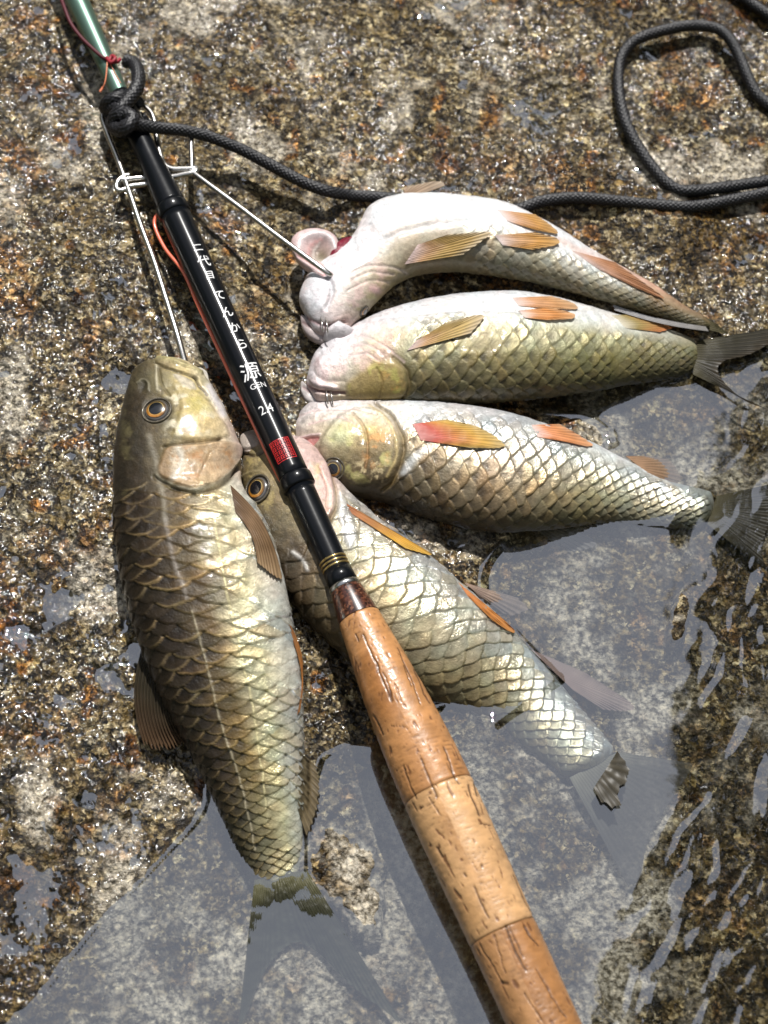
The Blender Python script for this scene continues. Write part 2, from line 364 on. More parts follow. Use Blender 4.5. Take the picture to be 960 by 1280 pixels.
def build_rock():
    X = axis_coords(-.165, .165, .00052, 40.0); Y = axis_coords(-.225, .30, .00056, 40.0)
    XX, YY = np.meshgrid(X, Y, indexing='ij')
    gx, gy = proj(np.stack([XX, YY, np.zeros_like(XX)], -1))
    vz = (np.stack([XX, YY, np.zeros_like(XX)], -1) - cam_pos) @ c_fwd
    bad = vz < .15
    gx = np.where(bad, 480 + XX / S, gx); gy = np.where(bad, 640 - YY / S, gy)
    gx = np.clip(gx, -9e3, 9e3); gy = np.clip(gy, -9e3, 9e3)
    u, v = XX / S, YY / S
    h = rock_h(gx, gy)
    d = poly_sd(gx, gy, WATERPOLY)
    calm = sm(-d, -4, 50)
    d1, id1 = voro(u + 5 * fbm(u, v, 14, 2, 5), v + 5 * fbm(u, v, 14, 2, 6), 13, 21)
    d2, id2 = voro(u, v, 6.5, 31)
    grit = (sm(.75 - d1, 0, .6) * (id1 - .3) * 6.5 + (.6 - d2) * 3.4 * (id2 - .15)) * (1 - .45 * calm)
    edge_ = 1 - .72 * np.exp(-(d / 16.) ** 2)
    edge_ = edge_ * (.58 + .42 * sm(gy, 300, 800) * sm(gx, 800, 300))
    h = h + (grit + 1.4 * fbm(u, v, 9, 3, 41)) * edge_
    pits = sm(fbm(u, v, 48, 3, 51), .25, .6) * 6 * (1 - calm) * edge_
    h = h - pits
    # pebbly quartz bumps bottom left and rock raised where the sky reflection has gaps
    rust = sm(fbm(u, v, 80, 5, 61, .7), .12, .5) * .75
    rust = np.maximum(rust, .9 * sm(fbm(u, v, 26, 2, 62), .42, .6))
    rust = np.where(d < 0, rust * .5, rust)
    low = sm(gy, 700, 1150) * sm(d, 0, 10)
    alg_shade = np.clip(sm(fbm(u, v, 150, 4, 71, .6), -.05, .5) * .8 + low * .45 * sm(gx, 700, 200), 0, .95)
    alg_shade = np.where(d < 0, alg_shade * .45, alg_shade)
    alg_shade = np.maximum(alg_shade, .95 * sm(fbm(u, v, 210, 3, 75), .12, .40) * sm(d, 0, 30))
    alg_shade = np.maximum(alg_shade, 1.0 * np.exp(-(((gx - 430) / 48) ** 2 + ((gy - 1095) / 62) ** 2) ** 2))  # rock painted darker where the water mirrors no sky
    alg_shade = np.maximum(alg_shade, 1.0 * np.exp(-(((gx - 568) / 48) ** 2 + ((gy - 232) / 22) ** 2)))  # cord shadow painted into the rock colour
    right = sm(gx, 830, 900) * sm(gy, 600, 700)
    alg_shade = np.maximum(alg_shade, right * .3)
    grey = sm(fbm(u * 1.4, v, 130, 4, 81, .6), .12, .42) * .65
    grey = np.maximum(grey, .85 * sm(-d, 20, 90) * sm(fbm(u, v, 60, 5, 91, .65), -.18, .30) * (1 - right))
    pts = np.stack([XX, YY, h * S], -1)
    0 and print('ground', [(p, round(float(ground(*p)))) for p in ((96, 0), (150, 140), (300, 480), (200, 520), (400, 650), (480, 750), (100, 700), (350, 800), (500, 450), (600, 330), (560, 650), (850, 100))])
    o = mesh_obj('river_rock', pts, grid_faces(len(X), len(Y), flip=True), rock_material(), mixa=np.stack([rust, alg_shade, grey, (1 - .92 * sm(-d, -3, 8)) * np.clip(.30 + .75 * sm(gy, 380, 900) * sm(gx, 620, 200) + .35 * sm(gx, 330, 60) + .9 * np.clip(fbm(u, v, 70, 4, 961), -.3, .5), .08, 1)], -1))
    return tag(o, kind='structure')

def water_material():
    m, n, b, L = new_mat('clear_stream_water')
    n.nodes.remove(b); out = n.nodes['Material Output']
    tr = node(n, 'ShaderNodeBsdfTransparent'); tr.inputs['Color'].default_value = (.93, .95, .94, 1)
    gl = node(n, 'ShaderNodeBsdfGlossy'); gl.inputs['Roughness'].default_value = .0; gl.inputs['Color'].default_value = (.93, .96, 1, 1)
    ge = node(n, 'ShaderNodeNewGeometry'); dt = node(n, 'ShaderNodeVectorMath', operation='DOT_PRODUCT'); L.new(ge.outputs['Incoming'], dt.inputs[0])
    ab = node(n, 'ShaderNodeMath', operation='ABSOLUTE'); L.new(dt.outputs['Value'], ab.inputs[0])
    om = node(n, 'ShaderNodeMath', operation='SUBTRACT'); om.inputs[0].default_value = 1; L.new(ab.outputs[0], om.inputs[1])
    pw = node(n, 'ShaderNodeMath', operation='POWER'); L.new(om.outputs[0], pw.inputs[0]); pw.inputs[1].default_value = 5
    fr = node(n, 'ShaderNodeMath', operation='MULTIPLY_ADD'); L.new(pw.outputs[0], fr.inputs[0]); fr.inputs[1].default_value = .82; fr.inputs[2].default_value = .33
    tc = node(n, 'ShaderNodeTexCoord'); nz = node(n, 'ShaderNodeTexNoise'); nz.inputs['Scale'].default_value = 55; nz.inputs['Detail'].default_value = 2
    L.new(tc.outputs['Object'], nz.inputs['Vector'])
    bp = node(n, 'ShaderNodeBump'); bp.inputs['Distance'].default_value = .00008; L.new(nz.outputs['Fac'], bp.inputs['Height'])
    L.new(bp.outputs[0], gl.inputs['Normal']); L.new(bp.outputs[0], dt.inputs[1])
    mx = node(n, 'ShaderNodeMixShader'); L.new(fr.outputs[0], mx.inputs[0]); L.new(tr.outputs[0], mx.inputs[1]); L.new(gl.outputs[0], mx.inputs[2])
    L.new(mx.outputs[0], out.inputs['Surface'])
    return m
def build_film():
    X = axis_coords(-.19, .19, .00075, .25); Y = axis_coords(-.235, .32, .00075, .36)
    XX, YY = np.meshgrid(X, Y, indexing='ij'); gx, gy = proj(np.stack([XX, YY, 0 * XX], -1)); u, v = XX / S, YY / S
    h = rock_low(gx, gy); d = poly_sd(gx, gy, WATERPOLY); k = sm(np.abs(d), 0, 160); wet = sm(-d, -6, 40)
    h = h + (5 + 16 * k) * fbm(gx, gy, 170, 3, 3) * (1 - .5 * wet) + (2.0 + 5.0 * k * (1 - .5 * wet)) * fbm(gx, gy, 38, 3, 11)
    low = sm(gy, 350, 1000) * sm(gx, 700, 150); tl = sm(gx, 260, 0) * sm(gy, 1000, 300)
    lvl = -2.7 + 1.1 * low + .9 * tl + 3.6 * np.clip(fbm(u, v, 60, 3, 951), -.5, .7) + 1.3 * fbm(u, v, 13, 3, 952) + .6 * fbm(u, v, 6, 2, 953)
    h = h + np.minimum(lvl, 1.2) - 3 * sm(-d, -10, 0)
    tag(mesh_obj('wet_film', np.stack([XX, YY, h * S], -1), grid_faces(len(X), len(Y), flip=True), bpy.data.materials['clear_stream_water']), kind='structure')
def build_water():
    X = axis_coords(-.165, .165, .0009, 40.0); Y = axis_coords(-.225, .12, .0009, 40.0)
    XX, YY = np.meshgrid(X, Y, indexing='ij')
    Q = np.stack([XX, YY, np.zeros_like(XX)], -1); gx, gy = proj(Q); bad = ((Q - cam_pos) @ c_fwd) < .15
    gx = np.where(bad, 480 + XX / S, gx); gy = np.where(bad, 640 - YY / S, gy)
    gx = np.clip(gx, -9e3, 9e3); gy = np.clip(gy, -9e3, 9e3)
    d = poly_sd(gx, gy, WATERPOLY)
    z = 2.6 * np.exp(-np.abs(d) / 6.0)
    near = (gx > -50) & (gx < 1010) & (gy > 300) & (gy < 1400)
    for poly in FISH_OUT:
        e = np.full(gx.shape, 1e3); e[near] = poly_sd(gx[near], gy[near], poly); z = np.maximum(z, 2.0 * np.exp(-np.abs(e) / 7.5))
    # running water to the right: short crossing ripples, drawn out along the flow
    a = math.radians(58); uu = gx * math.cos(a) - gy * math.sin(a); vv = gx * math.sin(a) + gy * math.cos(a)
    line = np.interp(gy, [400, 560, 690, 780, 860, 960, 1050, 1130, 1280], [930, 905, 866, 862, 850, 872, 830, 770, 745])
    run = sm(gx - line, -25, 70)
    wx = 30 * fbm(gx, gy, 90, 2, 105); uu = uu + wx; vv = vv + 26 * fbm(gx, gy, 80, 2, 106)
    rip = 1.35 * fbm(uu, vv * 3.2, 120, 3, 101) + .8 * fbm(uu, vv * 2.4, 44, 3, 102) + .22 * fbm(gx, gy, 18, 2, 104)
    calm = .30 * fbm(gx, gy, 160, 2, 103)
    z = z + run * rip * .8 + calm
    o = mesh_obj('stream_water', np.stack([XX, YY, z * S], -1), grid_faces(len(X), len(Y), flip=True), water_material())
    return tag(o, kind='structure')

# ------------------------------------------------------------------ fish
class ZMap:
    """heights of the topmost surface seen at each photograph pixel, used to lay fins and eyes on a body"""
    def __init__(s): s.o = 300; s.a = np.full((1280 + 600, 960 + 600), -1e9)
    def splat(s, P):
        x, y = proj(P); xi = np.clip(np.round(x).astype(int) + s.o, 0, s.a.shape[1] - 1); yi = np.clip(np.round(y).astype(int) + s.o, 0, s.a.shape[0] - 1)
        np.maximum.at(s.a, (yi, xi), P[..., 2] / S)
        for _ in range(2):
            b = s.a.copy()
            for dx, dy in ((1, 0), (-1, 0), (0, 1), (0, -1)): b = np.maximum(b, np.roll(s.a, (dy, dx), (0, 1)))
            s.a = np.where(s.a < -1e8, b, s.a)
    def get(s, x, y):
        xi = np.clip(np.round(x).astype(int) + s.o, 0, s.a.shape[1] - 1); yi = np.clip(np.round(y).astype(int) + s.o, 0, s.a.shape[0] - 1)
        return s.a[yi, xi]

def table2d(rows, t, c):
    """rows: [(t, [colours evenly spaced in c])]"""
    ts = np.array([r[0] for r in rows]); C = np.array([r[1] for r in rows], float)   # R,K,3
    K = C.shape[1]; ci = np.clip(c, 0, 1) * (K - 1); k = np.minimum(ci.astype(int), K - 2); f = (ci - k)[..., None]
    ti = np.interp(t, ts, np.arange(len(ts))); r = np.minimum(ti.astype(int), len(ts) - 2); g = (ti - r)[..., None]
    a = C[r, k] * (1 - f) + C[r, k + 1] * f; b = C[r + 1, k] * (1 - f) + C[r + 1, k + 1] * f
    return a * (1 - g) + b * g

def paint(ops, x, y, col, mix, hgt, wob=1.6, seed=5):
    xw = x + wob * fbm(x, y, 14, 3, seed); yw = y + wob * fbm(x, y, 14, 3, seed + 1)
    for op in ops:
        k = op[0]
        if k == 'line':
            _, pts, wd, dep, c, al = op[:6]
            P = catmull(pts, max(8, len(pts) * 5)) if len(pts) > 2 else np.array(pts, float)
            bx = (x > P[:, 0].min() - wd * 4) & (x < P[:, 0].max() + wd * 4) & (y > P[:, 1].min() - wd * 4) & (y < P[:, 1].max() + wd * 4)
            if not bx.any(): continue
            d = poly_sd(xw[bx], yw[bx], P, closed=False); g = np.exp(-(d / wd) ** 2)
            hgt[bx] += dep * g
            if c is not None: col[bx] = lerp(col[bx], np.array(c), (al * g)[:, None])
        elif k == 'plate':
            _, poly, ht, soft, c, al = op[:6]
            P = catmull(poly, len(poly) * 5, closed=True)
            d = poly_sd(xw, yw, P); g = sm(-d, 0, soft); hgt += ht * g
            if c is not None: col[...] = lerp(col, np.array(c), (al * sm(-d, -1, max(soft, 3)))[..., None])
        elif k == 'spot':
            _, (cx, cy, rx, ry, rot), ht, c, al = op[:5]
            a = math.radians(rot); dx = (xw - cx) * math.cos(a) + (yw - cy) * math.sin(a); dy = -(xw - cx) * math.sin(a) + (yw - cy) * math.cos(a)
            g = np.exp(-((dx / rx) ** 2 + (dy / ry) ** 2)); hgt += ht * g
            if c is not None: col[...] = lerp(col, np.array(c), (al * g)[..., None])
        elif k == 'mottle':     # clustered flecks of another colour inside a polygon
            _, poly, size, c, al = op[:5]
            d = poly_sd(x, y, poly); g = sm(-d, -4, 10) * sm(fbm(x, y, size, 4, 77 + int(size), .65), .02, .38)
            col[...] = lerp(col, np.array(c), (al * g)[..., None])

def fish(name, label, st, colours, ratio=.62, zoff=0.0, n=420, m=150, row=10, across=8, head=.24, ops=(), relief=2.0, rand=.25, metal=.3, zc=None,
         pocket=.45, rim=.35, belly=1.0, lat_shift=0.0, rough=.40, edge_pow=1.7, scale_fade=(0., 0.), seed=0, spk_head=.30, blot=.14, rimadd=0.0):
    A = np.array([s[0] for s in st], float); B = np.array([s[1] for s in st], float)
    C = np.hstack([A, B, np.array([[s[2] if len(s) > 2 else 0] for s in st], float)])
    Cm = (A + B) / 2; cum = np.concatenate([[0], np.cumsum(np.linalg.norm(np.diff(Cm, axis=0), axis=1))]); L = cum[-1]
    # smooth interpolation by centre-line length
    Q = np.vstack([2 * C[0] - C[1], C, 2 * C[-1] - C[-2]]); u = np.linspace(0, L, n)
    # finer steps towards both blunt ends
    u = L * (lerp(np.linspace(0, 1, n), (1 - np.cos(np.linspace(0, 1, n) * math.pi)) / 2, .35))
    i = np.clip(np.searchsorted(cum, u, side='right') - 1, 0, len(C) - 2); t = ((u - cum[i]) / (cum[i + 1] - cum[i]))[:, None]
    a, b, c, d = Q[i], Q[i + 1], Q[i + 2], Q[i + 3]
    R = .5 * (2 * b + (c - a) * t + (2 * a - 5 * b + 4 * c - d) * t ** 2 + (3 * b - a - 3 * c + d) * t ** 3)
    Ai, Bi, hi = R[:, :2], R[:, 2:4], R[:, 4]
    # round the two ends off
    e = np.sqrt(np.clip(1 - (1 - np.clip(u / 22., 0, 1)) ** 2, 0, 1)) * np.sqrt(np.clip(1 - (1 - np.clip((L - u) / 16., 0, 1)) ** 2, 0, 1))
    e = np.maximum(e, .02)[:, None]
    Ce = (Ai + Bi) / 2; Ai = lerp(Ce, Ai, e); Bi = lerp(Ce, Bi, e)
    wd = np.linalg.norm(Ai - Bi, axis=1); half = wd / 2
    rt = np.interp(u / L, [0, 1], [ratio, ratio]) if np.isscalar(ratio) else np.interp(u / L, *zip(*ratio))
    H = half * rt * .95
    hc = hi                                     # height of the widest line, in pixel units
    phi = np.linspace(0, 2 * math.pi, m, endpoint=False)
    # more vertices over the visible upper side
    k = int(m * .72); phi = np.concatenate([np.linspace(0, math.pi, k, endpoint=False), np.linspace(math.pi, 2 * math.pi, m - k, endpoint=False)])
    cc = (1 - np.cos(phi)) / 2
    px = Ai[:, None, 0] * (1 - cc) + Bi[:, None, 0] * cc; py = Ai[:, None, 1] * (1 - cc) + Bi[:, None, 1] * cc
    P = at(px, py, np.broadcast_to(hc[:, None], px.shape)).copy()
    sn = np.sin(phi); zz = np.sign(sn) * np.abs(sn) ** .85
    zz = np.where(zz < 0, zz * .85, zz)
    P[..., 2] += H[:, None] * zz[None, :] * S
    X, Y = proj(P)
    top = (phi < math.pi + .2) | (phi > 2 * math.pi - .2)
    tt = np.broadcast_to((u / L)[:, None], px.shape); cn_ = phi / math.pi; cn_ = np.where(cn_ > 1, 2 - cn_, cn_); cw = np.broadcast_to(cn_[None, :], px.shape)
    wig = .03 * fbm(X, Y, 40, 3, 200 + seed)
    cl_ = np.broadcast_to(cc[None, :], px.shape)
    col = table2d(colours, tt + wig * .4, np.clip(cl_ + wig, 0, 1))
    mix = np.zeros(px.shape + (3,)); mix[..., 0] = metal; mix[..., 1] = rough; mix[..., 2] = 1
    hgt = np.zeros(px.shape)
    # ---- scales: shingled diamonds in staggered rows, each one overlapping the next towards the tail
    wref = wd.max(); step = row * (np.maximum(wd, wref * .25) / wref) ** .55
    sig = np.concatenate([[0], np.cumsum(np.diff(u) / ((step[1:] + step[:-1]) / 2))])[:, None] + np.zeros((1, m))
    kap = (phi / math.pi * across)[None, :] + np.zeros((n, 1))
    sig = sig + .9 * np.abs(cw - .5 - lat_shift) ** 1.5 + .30 * fbm(X, Y, 30, 2, 210 + seed) + .08 * fbm(X, Y, 8, 2, 211 + seed)
    kap = kap + .22 * fbm(X, Y, 35, 2, 220 + seed) + .05 * fbm(X, Y, 9, 2, 221 + seed)
    fr0 = np.floor(sig)
    def cand(i):
        off = .5 * (np.mod(i, 2)); j = np.round(kap - off); dl = kap - off - j
        ee = 1 - np.clip(2 * np.abs(dl), 0, 1) ** edge_pow; ee = ee + .10 * (_hash(i, j, 330 + seed) - .5)
        return ee, dl, j
    e0, dl0, j0 = cand(fr0); e1, dl1, j1 = cand(fr0 + 1)
    use0 = (sig - fr0) <= e0
    ii = np.where(use0, fr0, fr0 + 1); ee = np.where(use0, e0, e1); dl = np.where(use0, dl0, dl1); jj = np.where(use0, j0, j1)
    dist = ii + ee - sig                        # 0 at the free edge .. about 1.6 deep under the scale in front
    rnd = _hash(ii, jj, 300 + seed); rnd2 = _hash(ii, jj, 311 + seed)
    prof = (1 - dist / 1.5) * sm(dist, 0, .17) * (1 - .35 * (2 * np.abs(dl)) ** 2) + .25 * np.cos(dl * math.pi)
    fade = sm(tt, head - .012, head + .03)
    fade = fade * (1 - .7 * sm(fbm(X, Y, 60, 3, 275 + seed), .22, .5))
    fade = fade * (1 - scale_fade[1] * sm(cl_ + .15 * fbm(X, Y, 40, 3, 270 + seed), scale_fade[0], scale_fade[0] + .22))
    hgt += relief * prof * fade * (.75 + .5 * rnd2)
    v = 1 + rand * (rnd - .5) * 2
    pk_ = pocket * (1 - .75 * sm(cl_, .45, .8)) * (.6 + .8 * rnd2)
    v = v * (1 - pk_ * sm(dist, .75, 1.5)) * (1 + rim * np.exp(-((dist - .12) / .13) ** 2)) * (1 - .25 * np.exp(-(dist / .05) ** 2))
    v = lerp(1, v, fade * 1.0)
    rays = 1 + .05 * np.sin(dl * 90) * fade
    col = col * (v * rays)[..., None]
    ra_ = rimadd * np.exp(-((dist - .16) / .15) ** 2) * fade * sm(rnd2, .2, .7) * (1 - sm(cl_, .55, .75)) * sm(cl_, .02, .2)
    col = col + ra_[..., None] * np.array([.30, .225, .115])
    hue = (rnd2 - .5)[..., None] * fade[..., None]
    col = col * (1 + hue * np.array([.16, .02, -.20]))
    mix[..., 0] = np.clip(metal * (.7 + .7 * rnd) * (.4 + .6 * fade), 0, 1)
    mix[..., 1] = np.clip(rough + .12 * (rnd - .5) + .10 * (1 - fade), .1, .9)
    # skin wrinkles / mottling everywhere
    hgt += .55 * fbm(X, Y, 11, 3, 230 + seed) + (1 - fade) * (.9 * fbm(X, Y, 22, 3, 240 + seed))
    col = col * (1 + blot * fbm(X, Y, 26, 4, 250 + seed))[..., None]
    lum = col.mean(-1); mix[..., 0] = np.clip(mix[..., 0] * (.15 + 4.2 * lum), 0, .7); mix[..., 1] = np.clip(mix[..., 1] - .22 * sm(lum, .2, .5) * fade, .15, .9)
    spk = sm(fbm(X, Y, 5.0, 3, 280 + seed), .12, .5) - .7 * sm(fbm(X, Y, 6.5, 3, 285 + seed), .18, .5)
    hm = 1 - sm(tt, head - .012, head + .03); col = col * (1 + (.10 + spk_head * hm) * spk)[..., None]
    col = col * (1 + .07 * fbm(X, Y, 19, 3, 290 + seed)[..., None] * np.array([1, -.4, -.8]))
    tm = np.broadcast_to(top[None, :], px.shape)
    if ops:
        hh = np.zeros_like(hgt); cb = col.copy()
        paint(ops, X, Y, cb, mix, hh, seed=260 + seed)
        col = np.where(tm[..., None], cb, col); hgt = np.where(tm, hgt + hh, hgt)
    N = grid_normals(P, wrap=True)
    if N[n // 2, k // 2, 2] < 0: N = -N; flip = True
    else: flip = False
    ef = np.clip(e, 0, 1) * sm(np.minimum(u, L - u), 0, 12)[:, None]
    P = P + N * (hgt * S * ef)[..., None]
    root = empty(name, [P[..., 0].mean(), P[..., 1].mean(), P[..., 2].min()])
    tag(root, label, 'fish', 'freshly caught fish on the stringer')
    V = P.reshape(-1, 3); V = np.vstack([V, P[0].mean(0), P[-1].mean(0)]); kk = len(V)
    q = grid_faces(n, m, wrap=True, flip=flip); j = np.arange(m); j2 = (j + 1) % m
    tr = np.concatenate([np.stack([j2, j, np.full(m, kk - 2)], 1), np.stack([(n - 1) * m + j, (n - 1) * m + j2, np.full(m, kk - 1)], 1)])
    if flip: tr = tr[:, ::-1]
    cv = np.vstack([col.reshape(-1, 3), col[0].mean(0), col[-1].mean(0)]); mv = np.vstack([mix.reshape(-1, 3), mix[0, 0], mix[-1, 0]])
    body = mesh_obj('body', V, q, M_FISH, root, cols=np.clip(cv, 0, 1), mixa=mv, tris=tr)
    zm = ZMap(); zm.splat(P[:, :k].reshape(-1, 3))
    GZ.splat(P[:, :k].reshape(-1, 3))
    up_ = hc + H * .9 > 0
    FISH_OUT.append(np.vstack([Ai[up_][::8], Bi[up_][::-8]]))
    return dict(root=root, P=P[:, :k], N=N[:, :k] if True else None, X=X[:, :k], Y=Y[:, :k], z=zm)
GZ = ZMap()

def fin(F_, name, root, tips, cols, zt=None, zr=None, lift=2.5, rays=14, nu=26, nv=64, alpha=(1, .85), fold=.5, bow=0.0, arch=0.0, ragged=.05, label=None, use_map=True, seed=0, glob=False, jag=0.0):
    r = resample(root, nv) if len(root) > 2 else np.stack([np.linspace(root[0][0], root[1][0], nv), np.linspace(root[0][1], root[1][1], nv)], 1)
    t = resample(tips, nv); v = np.linspace(0, 1, nv); u = np.linspace(0, 1, nu)[:, None]
    rg = 1 - ragged * (.5 + .5 * fbm(v * 60, v * 0 + seed, 2.2, 2, 400 + seed)) - ragged * .6 * (.5 - .5 * np.cos(2 * math.pi * rays * v)) * 1.0
    uu = u * rg[None, :]
    x = r[None, :, 0] * (1 - uu) + t[None, :, 0] * uu; y = r[None, :, 1] * (1 - uu) + t[None, :, 1] * uu
    dx = t[:, 0] - r[:, 0]; dy = t[:, 1] - r[:, 1]
    b = bow * np.sin(math.pi * uu); x = x - dy[None, :] * b; y = y + dx[None, :] * b
    zmap = GZ if glob else F_['z']
    zmv = zmap.get(x, y)
    if zr is None:
        q = zmap.get(r[:, 0], r[:, 1]); ok = q > -1e8
        hr = np.full(nv, q[ok].mean() if ok.any() else ground(*r.mean(0)) + 8)
        hr[ok] = q[ok]; hr = np.convolve(np.pad(hr, 6, mode='edge'), np.ones(13) / 13, 'valid') - 1.0
    else: hr = np.full(nv, float(zr))
    if zt is None:
        ht = ground(t[:, 0], t[:, 1]) + 5
        q = zmap.get(t[:, 0], t[:, 1]); ht = np.where(q > -1e8, np.maximum(ht, q + lift), ht)
    else: ht = np.full(nv, float(zt))
    h = hr[None, :] * (1 - uu) + ht[None, :] * uu + arch * np.sin(math.pi * uu)
    if use_map: h = np.where(zmv > -1e8, np.maximum(h, zmv + lift * (.2 + .8 * uu)), h)
    for _ in range(6):
        hp = np.pad(h, 1, mode='edge'); h = (hp[2:, 1:-1] + hp[:-2, 1:-1] + hp[1:-1, 2:] + hp[1:-1, :-2] + 2 * h) / 6
    h = h + jag * fbm(x, y, 16, 4, 430 + seed, .6)
    cor = fold * np.cos(2 * math.pi * rays * v)[None, :] * (.25 + .75 * uu)
    h = h + cor + .8 * fbm(x, y, 18, 2, 410 + seed)
    C = np.array(cols, float); ci = uu * (len(C) - 1); k = np.minimum(ci.astype(int), len(C) - 2); f = (ci - k)[..., None]
    col = C[k] * (1 - f) + C[k + 1] * f
    rayl = .5 + .5 * np.cos(2 * math.pi * rays * v)[None, :]
    col = col * (.84 + .26 * rayl)[..., None] * (1 + .18 * fbm(x, y, 9, 3, 420 + seed))[..., None]
    al = lerp(alpha[0], alpha[1], uu) * (.86 + .14 * rayl); mixa = np.stack([0 * al, 0 * al + .3, np.clip(al, 0, 1)], -1)
    Pt = at(x, y, h); Pb = Pt.copy(); Pb[..., 2] -= S * np.maximum(.9 * (1 - uu), .2)
    P = np.concatenate([Pt, Pb[:, ::-1]], 1); col = np.concatenate([col, col[:, ::-1]], 1); mixa = np.concatenate([mixa, mixa[:, ::-1]], 1)
    q = grid_faces(nu, 2 * nv, wrap=True)
    N0 = np.cross(Pt[1, 1] - Pt[0, 1], Pt[0, 2] - Pt[0, 1])
    if N0[2] < 0: q = q[:, ::-1]
    o = mesh_obj(name, P, q, M_FIN, F_['root'], cols=np.clip(col, 0, 1), mixa=mixa)
    if label: o['label'] = label
    return o

def blob(F_, name, poly, H, h0, col, tint=None, nr=18, na=72, flat=.5, under=.5, tilt=(0, 0), mix=(.05, .3, 1), wr=.8, label=None, zc=None, hollow=0.0):
    """a rounded piece of flesh: closed outline in photograph pixels, swelling H above and under*H below height h0"""
    P2 = catmull(poly, na, closed=True); c = P2.mean(0) if zc is None else np.array(zc, float)
    r = np.concatenate([np.sin(np.linspace(0, math.pi / 2, nr)), np.sin(np.linspace(math.pi / 2, 0, nr // 2))[1:]])
    s = np.concatenate([np.cos(np.linspace(0, math.pi / 2, nr)) ** flat, -under * np.cos(np.linspace(math.pi / 2, 0, nr // 2))[1:] ** flat])
    x = c[0] + (P2[None, :, 0] - c[0]) * r[:, None]; y = c[1] + (P2[None, :, 1] - c[1]) * r[:, None]
    s = s - hollow * np.exp(-(r / .55) ** 2) * (s > 0)
    hb = h0 + tilt[0] * (x - c[0]) + tilt[1] * (y - c[1])
    W = at(x, y, hb); X, Y = W.copy(), None
    wv = wr * fbm(x, y, 12, 3, 500)
    W[..., 2] += (H * s[:, None] + wv * (s[:, None] > 0)) * S
    cl = np.ones(x.shape + (3,)) * np.array(col); cl = cl * (1 + .13 * fbm(x, y, 14, 3, 510))[..., None]
    hh = np.zeros(x.shape); mx_ = np.ones(x.shape + (3,)) * np.array(mix)
    if tint:
        px_, py_ = proj(W); paint(tint, px_, py_, cl, mx_, hh, seed=520); W[..., 2] += hh * S * (s[:, None] > 0)
    q = grid_faces(len(r), na, wrap=True)
    nrm = np.cross(W[nr // 2 + 1, 0] - W[nr // 2, 0], W[nr // 2, 1] - W[nr // 2, 0])
    if nrm[2] > 0: q = q[:, ::-1]
    GZ.splat(W[:nr].reshape(-1, 3)); F_['z'].splat(W[:nr].reshape(-1, 3))
    o = mesh_obj(name, W, q, M_FISH, F_['root'], cols=np.clip(cl, 0, 1), mixa=mx_)
    if label: o['label'] = label
    return o

